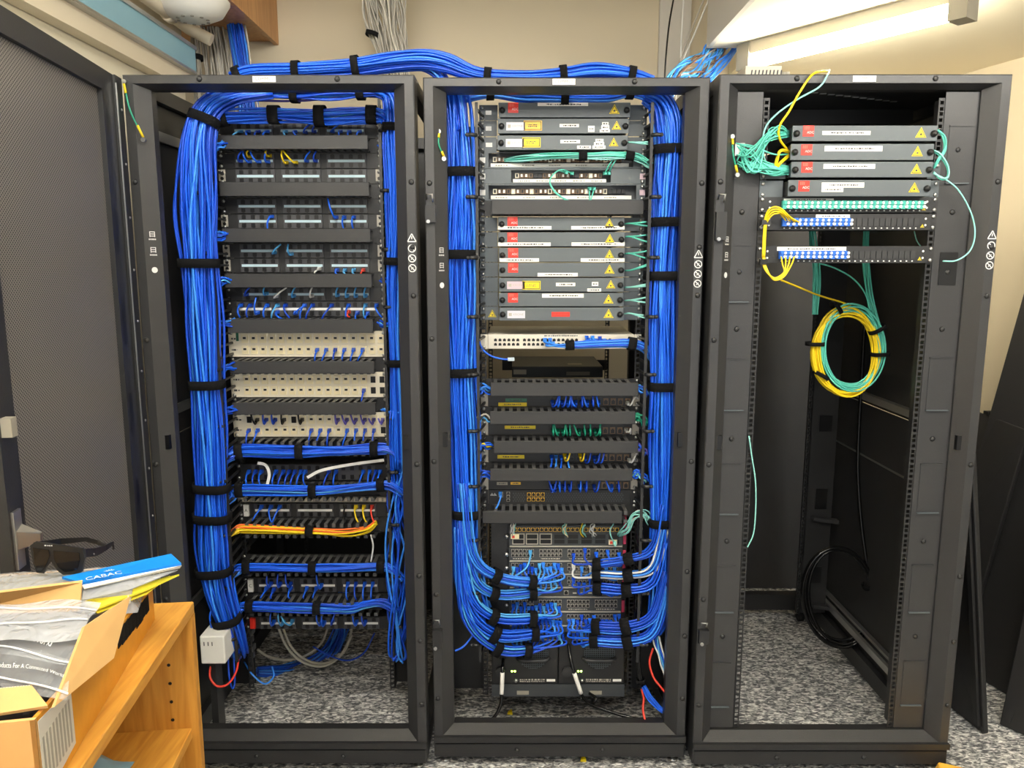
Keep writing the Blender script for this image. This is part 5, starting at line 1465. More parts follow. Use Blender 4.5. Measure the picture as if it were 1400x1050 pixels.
for x, nm, cl in ((771, 'middle', [('aqua2', 3), ('beige2', 1)]), (796, 'pale aqua and yellow', [('aqua2', 3), ('yellowcab', 1)]), (809, 'pale and red', [('whitecab', 2), ('redcab', 1)])):
    pbundle('cable_bundle', 'short %s fibres hanging at the top of the chassis switch' % nm, [(x + 3, 716, YF - .02, 3, .008), (x - 1, 724, YF - .02, 3, .008), (x + 3, 733, YF, 3, .006)], 4, cols=cl, r=.0018, wander=.3)
patch_lead([at(x, y, yy) for x, y, yy in ((840, 741, YF), (836, 735, YF - .03), (834, 725, YF - .03), (839, 716, YF - .02))], 'aqua2', 'pale aqua fibre curving down to the red transceiver of the chassis switch', None, r=.002)
pbundle('cable_bundle', 'pale aqua fibres crossing at the upper right of the chassis switch', [(846, 731, YF, 3, .006), (856, 725, .12, 4, .008), (866, 708, .11, 5, .01), (880, 703, .11, 5, .01), (890, 715, .11, 4, .01)], 9, cols=[('aqua2', 4), ('whitecab', 1)], r=.0019, wander=.5)

# ---------------- fibre leads of the middle rack
pbundle('cable_bundle', 'aqua fibre bundle strapped along the uppermost white-railed fibre panel',
        [(690, 219, .19, 2, .004), (712, 216, .17, 4, .008), (745, 214, .15, 4, .01), (797, 213, .14, 4, .01), (835, 212, .14, 5, .01), (861, 213, .14, 4, .01), (878, 218, .14, 5, .01), (890, 226, .13, 4, .01)],
        18, straps=(797, 861), axis='x', cols=[('aqua', 5), ('aqua2', 1)], r=.002, wander=.25, strap_w=.024)
for pts, lb in (([(832, 237), (838, 225), (845, 215), (852, 212)], 'aqua fibre falling from the strapped bundle to the middle fibre panel, left of two'), ([(827, 237), (833, 225), (841, 215), (848, 212)], 'aqua fibre falling from the strapped bundle to the middle fibre panel, right of two'),
                ([(782, 237), (768, 232), (755, 240), (752, 252), (762, 266), (779, 275)], 'aqua fibre looping from the middle fibre panel to the duct cover, outer of two'), ([(774, 236), (762, 234), (752, 246), (756, 258), (766, 268), (776, 276)], 'aqua fibre looping from the middle fibre panel to the duct cover, inner of two'),
                ([(806, 258), (806, 266), (806, 276)], 'short aqua fibre falling into the duct cover, left of two'), ([(812, 258), (810, 266), (807, 276)], 'short aqua fibre falling into the duct cover, right of two')):
    patch_lead([at(x, y, .185 if i == 0 else .155) for i, (x, y) in enumerate(pts)], 'aqua', lb, None, r=.002)
for i, (y, e1, e2, c_) in enumerate(((306, 303, 309, 'aqua'), (324, 321, 331, 'aqua'), (347, 343, 354, 'aqua'), (370, 363, 361, 'aqua'), (393, 391, 388, 'aqua2'), (411, 406, 414, 'aqua2'), (429, 432, 436, 'aqua2'), (195, 194, 197, 'aqua2'))):
    lb = 'aqua fibres right of the fibre drawer, %s in the middle rack' % ('first of the seven', 'second of the seven', 'third of the seven', 'fourth of the seven', 'fifth of the seven', 'sixth of the seven', 'lowest of the seven', 'third from the top')[i]
    root = thing('fibre_pair', lb, 'cable', at(870, y + 4, .12), 'fibre tails of the drawers')
    for e in (e1, e2):
        MB().tube(catmull([at(854, y, .165), at(862, y - .5, .14), at(874, (y + e) / 2, .12), at(886, e, .12)], 5), .0024, 6).build('fibre', c_, root)
# cables on the cream switch
fan('cable_bundle', 'blue cables leaving the right ports of the cream network switch', [(745, 464), (748, 469), (752, 464), (756, 469), (802, 461), (806, 464), (810, 461), (815, 465), (820, 462), (826, 465)], YR[2] - .006,
    [(779, 472, .12, 4, .010), (830, 470, .12, 5, .012), (864, 470, .12, 6, .012), (884, 478, .12, 6, .012), (900, 500, .115, 6, .012)], BLUE + [('bluecab3', 4), ('redcab', .8)], .0026, straps=((0, .026), (2, .024)), fwd=.03, drop=.012)
lead_pts = [at(x, y, .13) for x, y in ((655, 466), (660, 478), (672, 487), (688, 491), (696, 491))]
t = thing('loose_lead', 'loose blue lead with clear plug hanging under the cream network switch', 'cable', lead_pts[-1])
MB().tube(catmull(lead_pts, 6), .0028, 6).build('cable', 'bluecab', t)
p = lead_pts[-1]; bevel(MB().box(p.x - .004, p.x + .016, p.y - .006, p.y + .006, p.z - .005, p.z + .005).build('plug', 'plug', t), .001, 1)

# ---------------- behind and above the racks
pbundle('cable_bundle', 'thick bundle of grey cables rising up the corner beside the wooden cabinet', [(284, -25, 1.36, 20, .05), (292, 30, 1.36, 19, .05), (300, 90, 1.36, 19, .05), (306, 150, 1.36, 20, .05), (312, 260, 1.36, 20, .05), (330, 600, 1.36, 20, .05)], 44, cols=GREY, r=.0042, wander=.1, seg=4)
pbundle('cable_bundle', 'thin bundle of dull grey cables at the end of the left wall', [(263, 5, 1.3, 6, .02), (267, 60, 1.3, 6, .02), (270, 110, 1.3, 6, .02), (280, 260, 1.3, 6, .02)], 12, cols=[('greycab', 2), ('lampcap', 2)], r=.004, straps=(80,), seg=4)
pbundle('cable_bundle', 'bundle of blue cables rising up the corner beside the grey ones', [(312, -12, 1.30, 10, .03), (322, 30, 1.30, 11, .03), (333, 90, 1.30, 12, .03), (340, 150, 1.30, 15, .03), (346, 260, 1.30, 15, .03)], 26, cols=BLUE + [('greycab2', 1)], r=.0042, wander=.12, seg=4)
pbundle('cable_bundle', 'wide bundle of grey cables hanging from the ceiling behind the left rack', [(518, -30, 1.25, 32, .04), (524, 10, 1.25, 30, .04), (532, 50, 1.25, 25, .04), (540, 90, 1.25, 22, .04), (548, 160, 1.25, 20, .04), (555, 300, 1.25, 20, .04)], 58, cols=GREY, r=.0042, wander=.1, seg=4)
t = thing('tie_strap', 'black strap round part of the grey cables hanging from the ceiling', 'strap', at(509, 47, 1.2))
mb = MB(); p = at(509, 47, 1.235); band(mb, p, Vector((1, 0, -.25)).normalized(), Vector((.25, 0, 1)).normalized(), .024, .03, .018); mb.build('band', 'velcro', t)
for pts, m, lb in (([(922, -8), (914, 40), (909, 100), (908, 160)], 'blackcab', 'thin black cable hanging down the back wall right of the middle rack'),
                   ([(935, -8), (933, 30), (931, 70), (930, 160)], 'whitecab', 'thin white cable hanging beside the grey beam'),
                   ([(972, -8), (950, 45), (930, 95), (922, 150)], 'whitecab', 'white cable slanting down beside the grey beam, right one'),
                   ([(965, -8), (944, 45), (926, 95), (916, 150)], 'greycab', 'grey cable slanting down beside the grey beam')):
    patch_lead([at(x, y, 1.2) for x, y in pts], m, lb, None, r=.0035, plug=False)
pbundle('cable_bundle', 'many-coloured cables coming out of the ceiling above the right rack', [(985, 55, 1.14, 12, .02), (972, 75, 1.13, 14, .02), (955, 92, 1.1, 16, .02), (930, 104, 1.0, 12, .02), (912, 125, .9, 10, .02)], 22,
        cols=[('bluecab3', 5), ('cyancab', 3), ('browncab', 2), ('greencab', 1), ('blackcab', 1.5), ('greycab', 2)], r=.004, wander=.3)
pbundle('cable_bundle', 'bright blue cables slanting from the ceiling to the right rack', [(1012, 58, 1.14, 4, .01), (1002, 72, 1.13, 4, .01), (985, 90, 1.1, 6, .01), (968, 108, 1.05, 8, .01)], 5, cols=[('bluecab3', 3), ('cyancab', 2)], r=.004)
pbundle('cable_bundle', 'brown, yellow and aqua cables going straight into the ceiling hole', [(1022, 55, 1.14, 9, .01), (1024, 75, 1.13, 9, .01), (1027, 98, 1.1, 9, .01), (1032, 130, 1.05, 9, .01)], 9, cols=[('browncab', 2), ('yellowcab', 2), ('aqua', 2), ('bluecab3', 1)], r=.004)
# vented box on the right rack
p = at(1019, 104, .34); q = at(1068, 104, .34)
t = thing('vented_box', 'cream vented metal box on top of the right rack', 'box', ((p.x + q.x) / 2, .40, ZT))
zt_ = zat(90, .34)
MB().box(p.x, q.x, .34, .56, ZT, zt_).build('case', 'lampbody', t)
mb = MB()
for i in range(9):
    x = p.x + .006 + i * (q.x - p.x - .014) / 8.5
    mb.hexa([(x, .339, ZT + .012), (x + .004, .339, ZT + .012), (x + .004, .341, ZT + .012), (x, .341, ZT + .012), (x + .012, .339, zt_ - .012), (x + .016, .339, zt_ - .012), (x + .016, .341, zt_ - .012), (x + .012, .341, zt_ - .012)])
mb.build('vents', 'print', t)
for j in range(2): MB().tube([(q.x + .002, .36 + j * .03, zt_ - .02), (q.x + .03, .36 + j * .03, zt_ - .02)], .008, 10).build('gland', 'lampcap', t)

# ---------------- right rack fibres
Yq = -.03
patch_lead([at(x, y, yy) for x, y, yy in ((1132, 97, .02), (1112, 101, -.05), (1094, 125, -.055), (1079, 152, -.05), (1066, 172, -.04), (1066, 190, -.03), (1078, 207, .0))], 'yellowcab', 'yellow fibre coming over the top rail of the right rack to the second drawer', None, r=.0032, plug=False)
patch_lead([at(x, y, yy) for x, y, yy in ((1134, 96, .03), (1131, 103, -.05), (1120, 119, -.055), (1090, 136, -.05), (1062, 156, -.04), (1046, 176, -.03), (1043, 205, -.02), (1052, 228, -.01), (1082, 240, .0))], 'aqua2', 'aqua fibre coming over the top rail of the right rack', None, r=.0024, plug=False)
tn = thing('fibre_tangle', 'tangle of aqua fibres between the filler plate and the four drawers of the right rack', 'cable bundle', at(1040, 236, -.02))
mb = MB()
for i in range(30):
    s = at(1010 + rng.uniform(-4, 6), rng.uniform(196, 232), -.004); ey = rng.choice((181, 184, 208, 230, 233, 236)) + rng.uniform(-3, 3); e = at(1079, ey, .0)
    m1 = at(1028 + rng.uniform(-8, 8), rng.uniform(200, 236), -.03 + rng.uniform(-.015, .015)); m2 = at(1056 + rng.uniform(-6, 6), ey + rng.uniform(-8, 8), -.03 + rng.uniform(-.015, .01))
    mb.tube(catmull([s, m1, m2, e], 6), .0021, 5, 0 if rng.random() < .8 else 1)
stuff(mb.build('fibres', ['aqua', 'aqua2'], tn))
mb = MB()
for i in range(10):
    s = at(1030 + rng.uniform(-6, 6), 226 + rng.uniform(-4, 4), -.03); e = at(1079, 232 + rng.uniform(-4, 4), .0)
    mb.tube(catmull([s, (s + e) / 2 + Vector((0, -.012, -.004)), e], 5), .005, 6)
mb.build('sleeves', 'aqua', tn)
p = at(1005, 196, -.001); q = at(1017, 213, -.001)
foam = MB().box(p.x, q.x, p.y - .004, p.y + .004, q.z, p.z).build('foam_pad', 'white', tn)
pbundle('cable_bundle', 'yellow fibre loop left of the second and third drawers of the right rack', [(1080, 208, .0, 2, .004), (1068, 206, -.03, 2, .004), (1063, 216, -.03, 2, .004), (1060, 232, -.02, 2, .004), (1068, 222, -.03, 2, .004), (1079, 212, .0, 2, .004)], 3, cols=[('yellowcab', 1)], r=.0024)
pbundle('cable_bundle', 'aqua fibre loop at the right end of the drawers of the right rack', [(1281, 178, -.02, 2, .004), (1290, 186, -.03, 2, .004), (1292, 203, -.03, 2, .004), (1284, 218, -.03, 2, .004), (1277, 230, -.02, 2, .004)], 4, cols=[('aqua', 3), ('aqua2', 1)], r=.0022, wander=.3)
pbundle('cable_bundle', 'aqua fibre teardrop loop beside the lower drawers of the right rack', [(1276, 206, -.02, 1, .003), (1286, 212, -.03, 2, .004), (1296, 228, -.03, 2, .004), (1296, 242, -.03, 2, .004), (1286, 244, -.03, 2, .004), (1276, 236, -.02, 1, .003)], 3, cols=[('aqua', 2), ('aqua2', 1)], r=.002)
patch_lead([at(x, y, -.03) for x, y in ((1276, 237), (1294, 246), (1312, 262), (1328, 292), (1333, 320), (1326, 343), (1308, 356), (1289, 357))], 'aqua2', 'long thin aqua fibre arching down the right filler plate of the right rack', None, r=.0021, plug=False)
root = thing('yellow_fibres', 'yellow fibres arching from the upper blue adapters round the left rail', 'cable bundle', at(1044, 352, -.03))
for j in range(4):
    MB().tube(catmull([at(1093 - j * 6, 304 - j * .5, -.012), at(1082 - j * 5, 298 - j * 2, -.03), at(1066 - j * 1, 284 + j * 2.6, -.04), at(1053 + j, 285 + j * 3, -.04), at(1046 + j * .9, 298 + j * 2, -.03), at(1044 + j * .9, 320, -.025), at(1042.5 + j * .9, 352, -.02)], 6), .0022, 6).build('fibre', 'yellowcab', root)
mb = MB(); p = at(1047, 304, -.026); mb.box(p.x - .012, p.x + .012, p.y - .006, p.y + .012, p.z - .006, p.z + .006); mb.build('clip', 'cover', root)
root = thing('yellow_fibres', 'yellow fibres looping under the lowest blue adapters to the left rail', 'cable bundle', at(1060, 384, -.03))
for j in range(4):
    MB().tube(catmull([at(1068 + j * 6, 351, -.012), at(1070 + j * 4, 362, -.03), at(1072, 372 + j * 2, -.035), at(1060, 380 + j, -.035), at(1050 + j, 374 + j, -.03), at(1044 + j, 364, -.025), at(1043 + j * .8, 352, -.02)], 6), .0022, 6).build('fibre', 'yellowcab', root)
mb = MB(); p = at(1044, 358, -.026); mb.box(p.x - .010, p.x + .010, p.y - .004, p.y + .012, p.z - .007, p.z + .007); mb.build('clip', 'rubber', root)
Yk = .26
patch_lead([at(x, y, yy) for x, y, yy in ((1068, 383, -.03), (1090, 392, .06), (1120, 404, .18), (1150, 413, Yk), (1163, 418, Yk))], 'yellowcab', 'yellow fibre slanting from the left rail to the yellow coil', None, r=.0026, plug=False)
pbundle('cable_bundle', 'aqua and yellow fibres falling behind the left part of the fibre panels', [(1108, 300, .16, 4, .01), (1113, 340, .2, 6, .01), (1116, 390, Yk, 6, .012), (1115, 430, Yk, 6, .012)], 8, cols=[('aqua', 5), ('yellowcab', 2)], r=.0026)
pbundle('cable_bundle', 'aqua fibres falling behind the right part of the fibre panels to the coil', [(1184, 300, .16, 3, .01), (1184, 350, .2, 4, .01), (1188, 400, Yk, 4, .012), (1200, 450, Yk, 5, .012)], 7, cols=[('aqua', 5), ('aqua2', 1)], r=.0026)
patch_lead([at(x, y, Yk) for x, y in ((1120, 360), (1140, 366), (1165, 380), (1182, 400), (1190, 425))], 'aqua', 'aqua fibre curving across above the yellow coil', None, r=.0024, plug=False)
def coil(name, label, parts, Y, straps, sw=.012):
    cx, cy = parts[0][2], parts[0][3]
    c0 = at(cx, cy, Y); root = thing(name, label, 'cable coil', c0 - Vector((0, 0, .12)))
    for (nm, m, cx, cy, rx, ry, n, r, dx, rot) in parts:
        c0 = at(cx, cy, Y); s = mpp(c0); mb = MB()
        for i in range(n):
            jx, jy = rng.uniform(-dx, dx), rng.uniform(-dx, dx); ox, oz, oy = rng.uniform(-dx, dx) * .6, rng.uniform(-dx, dx) * .6, rng.uniform(-.012, .012)
            pts = []
            for k_ in range(41):
                an = 2 * math.pi * k_ / 40
                X_, Z_ = (rx + jx) * math.cos(an), (ry + jy) * math.sin(an)
                pts.append(c0 + Vector(((X_ * math.cos(rot) - Z_ * math.sin(rot) + ox) * s, oy, (X_ * math.sin(rot) + Z_ * math.cos(rot) + oz) * s)))
            mb.tube(pts, r, 6, 0, False)
        stuff(mb.build(nm, m, root))
    for (px, py, an, hw) in straps:
        p = at(px, py, Y); mb = MB(); u = Vector((math.cos(an), 0, math.sin(an))); band(mb, p, u, Vector((-math.sin(an), 0, math.cos(an))), hw * mpp(p), .022, sw); mb.build('strap', 'velcro', root)
    return root
coil('fibre_coil', 'coil of yellow and aqua fibre hanging inside the right rack', [('yellow_loops', 'yellowcab', 1157, 483, 43, 57, 14, .0031, 5, .15), ('aqua_loops', 'aqua', 1163, 476, 40, 55, 8, .0028, 4, .15)], Yk,
     [(1143, 421, 2.2, 9), (1199, 450, .5, 11), (1203, 484, .05, 11), (1114, 470, .0, 11), (1122, 513, -.5, 10)])
coil('black_cable_coil', 'coil of thick black cable hanging low inside the right rack', [('loops', 'blackcab', 1148, 815, 47, 70, 4, .0065, 4, .22)], .52, [(1188, 800, .4, 8)], .014)
patch_lead([at(x, y, yy) for x, y, yy in ((1182, 440, .60), (1178, 520, .62), (1174, 590, .62), (1173, 650, .60), (1178, 720, .56), (1188, 790, .52))], 'blackcab', 'thick black cable running down to the black coil in the right rack', None, r=.0075, plug=False)
patch_lead([at(x, y, -.004) for x, y in ((1024, 596), (1028, 625), (1033, 660), (1033, 700), (1030, 730), (1022, 748))], 'aqua2', 'thin pale fibre hanging beside the left rail low in the right rack', None, r=.002, plug=False)
patch_lead([at(x, y, .1) for x, y in ((1250, 316), (1253, 328), (1259, 337))], 'aqua2', 'short thin fibre between the two blue adapter panels', None, r=.0018, plug=False)

# ================================================================== floor of the racks
def fpts(lst): return [at(x, y, yy) for x, y, yy in lst]
pbundle('cable_bundle', 'blue cables lying on the floor at the back of the left rack', [(352, 918, .50, 5, .02), (385, 918, .55, 8, .03), (420, 910, .62, 11, .03), (450, 892, .68, 11, .03), (464, 868, .72, 10, .03), (470, 840, .74, 9, .03), (470, 780, .75, 8, .03)], 26, cols=[('bluecab2', 3), ('bluecab', 3), ('bluecab3', 1)], r=.0034, wander=.16)
patch_lead(fpts([(380, 857, .4), (392, 884, .42), (412, 904, .45), (440, 911, .5), (464, 898, .55), (478, 872, .6), (482, 850, .6)]), 'greycab2', 'thick grey white cable looping at the bottom of the left rack, front one', None, r=.005, plug=False)
patch_lead(fpts([(386, 857, .42), (398, 884, .44), (418, 902, .47), (444, 907, .52), (468, 894, .57), (481, 868, .6)]), 'greycab2', 'thick grey white cable looping at the bottom of the left rack, rear one', None, r=.005, plug=False)
patch_lead(fpts([(352, 888, .4), (368, 898, .42), (392, 902, .46), (420, 895, .5), (440, 878, .55), (448, 858, .58)]), 'greycab', 'grey cable curving low behind the blue floor cables', None, r=.005, plug=False)
patch_lead(fpts([(428, 884, .5), (450, 896, .48), (475, 903, .46), (497, 893, .44), (512, 866, .4)]), 'bluecab2', 'blue cable hanging in a shallow loop at the bottom right of the left rack', None, r=.003, plug=False)
patch_lead(fpts([(302, 885, .10), (290, 905, .06), (287, 925, .04), (297, 938, .03), (312, 935, .05), (323, 918, .09), (326, 900, .12)]), 'redcab', 'red cable loop at the lower left of the left rack', None, r=.0034, plug=False)
patch_lead(fpts([(304, 850, .10), (292, 862, .08), (287, 845, .07), (290, 830, .08)]), 'bluecab', 'blue cable loop beside the white outlet box', None, r=.003, plug=False)
patch_lead(fpts([(312, 870, .12), (312, 905, .10), (314, 930, .08), (318, 941, .08), (321, 930, .09), (319, 890, .12)]), 'bluecab2', 'blue cable hanging down beside the red cable loop', None, r=.003, plug=False)
patch_lead(fpts([(334, 905, .25), (345, 922, .22), (362, 935, .22), (374, 925, .26), (372, 912, .3)]), 'bluecab3', 'pale blue cable loop on the carpet of the left rack', None, r=.003, plug=False)
# white outlet box beside the left rack
p = at(290, 908, -.02)
c1 = at(275, 908, .02); c2 = at(306, 870, .02)
t = thing('outlet_box', 'white power outlet box at the lower left inside the left rack', 'outlet box', ((c1.x + c2.x) / 2, .05, c1.z))
bevel(MB().box(c1.x, c2.x, .02, .12, c1.z, c2.z).build('case', 'white', t), .004, 2)
mb = MB()
for i in range(3): mb.box(c1.x + .012 + i * .012, c1.x + .014 + i * .012, .0185, .02, c2.z - .03, c2.z - .018)
mb.build('socket_slots', 'port', t)
MB().box(c1.x + .01, c1.x + .03, .05, .1, 0.0, c1.z).build('stand', 'black', t)
# middle rack: power cords
for k_, pts, lab in ((0, [(688, 900, YCH - .03), (687, 915, .10), (686, 945, .09), (684, 965, .08), (674, 982, .07), (655, 990, .07), (628, 986, .09)], 'left'), (1, [(777, 880, YCH - .03), (781, 905, .10), (790, 935, .09), (800, 958, .10), (820, 968, .11), (850, 978, .10), (880, 985, .08)], 'right')):
    P_ = fpts(pts); t = thing('power_cord', 'black power cord with white label on the %s power supply of the chassis switch' % lab, 'cable', P_[-1])
    cc = catmull(P_, 6); MB().tube(cc, .0052, 8).build('cable', 'blackcab', t)
    i0 = 7 if k_ == 0 else 9; MB().tube(cc[i0:i0 + 7], .0066, 8).build('label_sleeve', 'white', t)
    mb = MB(); p = P_[0]; mb.box(p.x - .012, p.x + .012, p.y - .004, p.y + .03, p.z - .004, p.z + .026); bevel(mb.build('plug', 'rubber', t), .003, 2)
patch_lead(fpts([(795, 955, .14), (808, 962, .12), (815, 955, .12), (806, 948, .15)]), 'blackcab', 'short black cord loop on the floor of the middle rack', None, r=.005, plug=False)
patch_lead(fpts([(893, 886, .10), (888, 905, .09), (893, 925, .07), (904, 940, .05), (912, 950, .05)]), 'redcab', 'red cable falling at the lower right of the middle rack, upper one', None, r=.0034, plug=False)
patch_lead(fpts([(877, 942, .10), (880, 955, .09), (879, 970, .07), (882, 986, .05)]), 'redcab', 'red cable falling at the lower right of the middle rack, lower one', None, r=.0034, plug=False)
pbundle('cable_bundle', 'pale blue and white cables at the lower right of the middle rack', [(897, 870, .10, 6, .01), (903, 895, .08, 5, .01), (909, 920, .07, 3, .008), (911, 945, .06, 2, .006)], 7, cols=[('cyancab', 3), ('whitecab', 2), ('bluecab', 2)], r=.0028)
pbundle('cable_bundle', 'blue and white cables sagging to the right post of the middle rack', [(880, 938, .10, 3, .008), (890, 955, .08, 4, .008), (900, 967, .07, 3, .008), (911, 974, .06, 3, .008)], 5, cols=[('bluecab', 4), ('whitecab', 1)], r=.0028)
pbundle('cable_bundle', 'bundle of black cords down the right rail of the middle rack', [(872, 700, .12, 4, .012), (876, 760, .12, 5, .012), (872, 850, .12, 5, .012), (872, 900, .12, 4, .012), (877, 938, .11, 3, .01)], 8, cols=[('blackcab', 1)], r=.004, straps=(935,), strap_w=.012)
patch_lead(fpts([(622, 890, .07), (632, 885, .08), (640, 877, .09), (648, 866, .10)]), 'bluecab', 'blue cable end sticking out at the lower left of the middle rack', None, r=.0034, plug=False)
# scraps on the carpet
for (px, py), m, lb in (((697, 974), 'yellow', 'tiny yellow scrap on the carpet inside the middle rack'), ((797, 1038), 'yellow', 'tiny yellow scrap on the carpet before the middle rack')):
    p = atz(px, py, .004); mb = MB(); mb.hexa([p + Vector((-.008, -.006, -.004)), p + Vector((.009, -.008, -.004)), p + Vector((.006, .008, -.004)), p + Vector((-.006, .007, -.004)), p + Vector((-.008, -.006, .001)), p + Vector((.009, -.008, .006)), p + Vector((.006, .008, .008)), p + Vector((-.006, .007, .001))])
    tag(mb.build('paper_scrap', m), lb, 'scrap')

# ================================================================== panels leaning at the right
def leaning(name, label, foot0, foot1, top0, top1, thick, m='black', ribs=True):
    f0, f1, t0, t1 = [Vector(v) for v in (foot0, foot1, top0, top1)]
    n = (f1 - f0).cross(t0 - f0).normalized()
    low = min(f0.z, f1.z)
    t = thing(name, label, 'panel', ((f0.x + f1.x) / 2, (f0.y + f1.y) / 2, low))
    bevel(MB().slab(f0, f1, t1, t0, thick, 0, n).build('sheet', m, t), .004, 2)
    if ribs:
        u = (f1 - f0).normalized(); v = (t0 - f0).normalized()
        for a_ in (.012, (f1 - f0).length - .03):
            p0 = f0 + u * a_ - n * .010 + v * .02; p1 = p0 + u * .018
            L_ = (t0 - f0).length - .04
            MB().slab(p0, p1, p1 + v * L_, p0 + v * L_, .010, 0, n).build('folded_edge', m, t)
    return t
# half-height side panel leaning on the rack's right side
f0 = atz(1345, 1004, .004); f1 = atz(1295, 964, .004)
dirv = (f1 - f0).normalized()
f1 = f0 + dirv * .62
leaning('steel_sheet', 'black steel side panel leaning towards the right rack', f0, f1, f0 + Vector((-.115, .02, .93)), f1 + Vector((-.06, .02, .93)), .018)
# panel leaning on the right wall, near
g0 = atz(1366, 990, .004); g1 = Vector((g0.x + .34, g0.y - .50, .004)); g2 = Vector((g0.x + .0, g0.y + .0, .004))
leaning('steel_sheet', 'black steel side panel leaning right, its near foot out of the picture', g1, g2, Vector((g1.x + .30, g1.y + .1, .95)), Vector((g2.x + .14, g2.y + .06, .95)), .018)
# half height panel standing behind, top edge seen
h0 = at(1336, 562, .95); h1 = at(1410, 590, .62)
leaning('steel_sheet', 'black steel side panel behind the two leaning ones, its top edge against the wall', Vector((h0.x - .28, h0.y - .02, 0)), Vector((h1.x - .20, h1.y - .05, 0)), h0, h1, .018)
p = at(1355, 566, .86); tag(MB().box(p.x - .025, p.x + .025, p.y - .02, p.y + .01, p.z - .002, p.z + .012).build('rubber_wedge', 'rubber'), 'small black wedge lying on the top edge of the rear leaning panel', 'wedge')
# tall dark panel against the right wall at the picture's edge
k0 = at(1366, 566, .80); k1 = at(1400, 410, .93)
leaning('steel_sheet', 'tall dark panel leaning on the cream wall at the right edge', Vector((1.66, .74, 0)), Vector((1.87, .0, 0)), Vector((2.15, .95, 1.95)), Vector((2.36, .20, 1.95)), .02)
# dark panels behind the right rack
leaning('steel_sheet', 'black spare rack door leaning on the back wall behind the right rack', (0.75, 1.30, 0), (1.62, 1.30, 0), (0.75, 1.52, 1.93), (1.62, 1.52, 1.93), .02, 'frame')
# yellow envelope
e0 = atz(1272, 1052, .03)
t = thing('envelope', 'yellow padded envelope corner at the bottom right of the picture', 'envelope', (e0.x + .08, e0.y - .06, 0))
q0 = atz(1276, 1036, .05); q1 = atz(1345, 1052, .05)
u = (q1 - q0).normalized(); w = Vector((u.y, -u.x, 0))
if w.y > 0: w = -w
mb = MB(); mb.hexa([Vector((q0.x, q0.y, 0)), Vector((q0.x, q0.y, 0)) + u * .24, Vector((q0.x, q0.y, 0)) + u * .24 + w * .3, Vector((q0.x, q0.y, 0)) + w * .3, q0 + u * .012 + w * .012, q0 + u * .23 + w * .012, q0 + u * .23 + w * .29 + Vector((0, 0, .01)), q0 + u * .012 + w * .29])
bevel(mb.build('pouch', 'envelope', t), .006, 3)

# ================================================================== bookcase and what lies on it
ZTOP = .90
A0 = atz(265, 822, ZTOP)                      # far right corner of the top
ang = math.atan2(-120, 1051)
D1 = Vector((120 / 1057.8, -1051 / 1057.8, 0))  # towards the camera along the front edge
N1 = Vector((D1.y, -D1.x, 0))                 # towards the left (back of the bookcase)
if N1.x > 0: N1 = -N1
def bc(a_, b_, z): return A0 * 1.0 + D1 * a_ + N1 * b_ + Vector((0, 0, z - A0.z))
def bcbox(a0, a1, b0, b1, z0, z1): return [bc(a0, b0, z0), bc(a1, b0, z0), bc(a1, b1, z0), bc(a0, b1, z0), bc(a0, b0, z1), bc(a1, b0, z1), bc(a1, b1, z1), bc(a0, b1, z1)]
LB, DB = 1.0, .33
bk = thing('bookcase', 'low oak bookcase at the lower left with open shelves', 'bookcase', bc(LB / 2, DB / 2, 0))
bevel(MB().hexa(bcbox(0, LB, 0, DB, ZTOP - .022, ZTOP)).build('top_board', 'oak', bk), .0015, 1)
side = MB().hexa(bcbox(0, .020, 0, DB, 0.0, ZTOP - .0222)).build('side_board', 'oakv', bk)
MB().hexa(bcbox(LB - .02, LB, 0, DB, 0.0, ZTOP - .0222)).build('side_board', 'oakv', bk)
MB().hexa(bcbox(.0202, LB - .0202, DB - .012, DB, 0.0, ZTOP - .0222)).build('back_board', 'oakv', bk)
zsh = at(266, 994, A0.y - .02).z
for z in (zsh, zsh - .30):
    bevel(MB().hexa(bcbox(.0204, LB - .0204, .012, DB - .0125, z - .02, z)).build('shelf', 'oak', bk), .0015, 1)
for b_ in (.045, .26):
    for i in range(14):
        p = bc(.0202, b_, ZTOP - .075 - i * .036)
        if zsh - .024 < p.z < zsh + .004: continue
        MB().cyl(p, p + D1 * .0006, .0032, 8).build('peg_hole', 'port', side)
# pale blue wrap on the shelf
c = atz(150, 1046, zsh + .03)
t = thing('plastic_wrap', 'crumpled pale blue and clear plastic wrap on the shelf of the bookcase', 'plastic wrap', (c.x, c.y, zsh))
mb = MB(); NX, NY = 12, 10
for j in range(NY + 1):
    for i in range(NX + 1):
        u_, v_ = i / NX - .5, j / NY - .5; h = max(0, .052 - .18 * (u_ * u_ + v_ * v_)) + rng.uniform(0, .010)
        mb.v.append((c.x - .05 + u_ * .13, c.y - .05 + v_ * .20, zsh + .001 + (h if abs(u_) < .49 and abs(v_) < .49 else 0)))
for j in range(NY):
    for i in range(NX):
        q = j * (NX + 1) + i; mb.face((q, q + 1, q + NX + 2, q + NX + 1), 0 if j > 3 else 1, True)
mb.build('wrap', ['ltblue', 'clear2'], t)

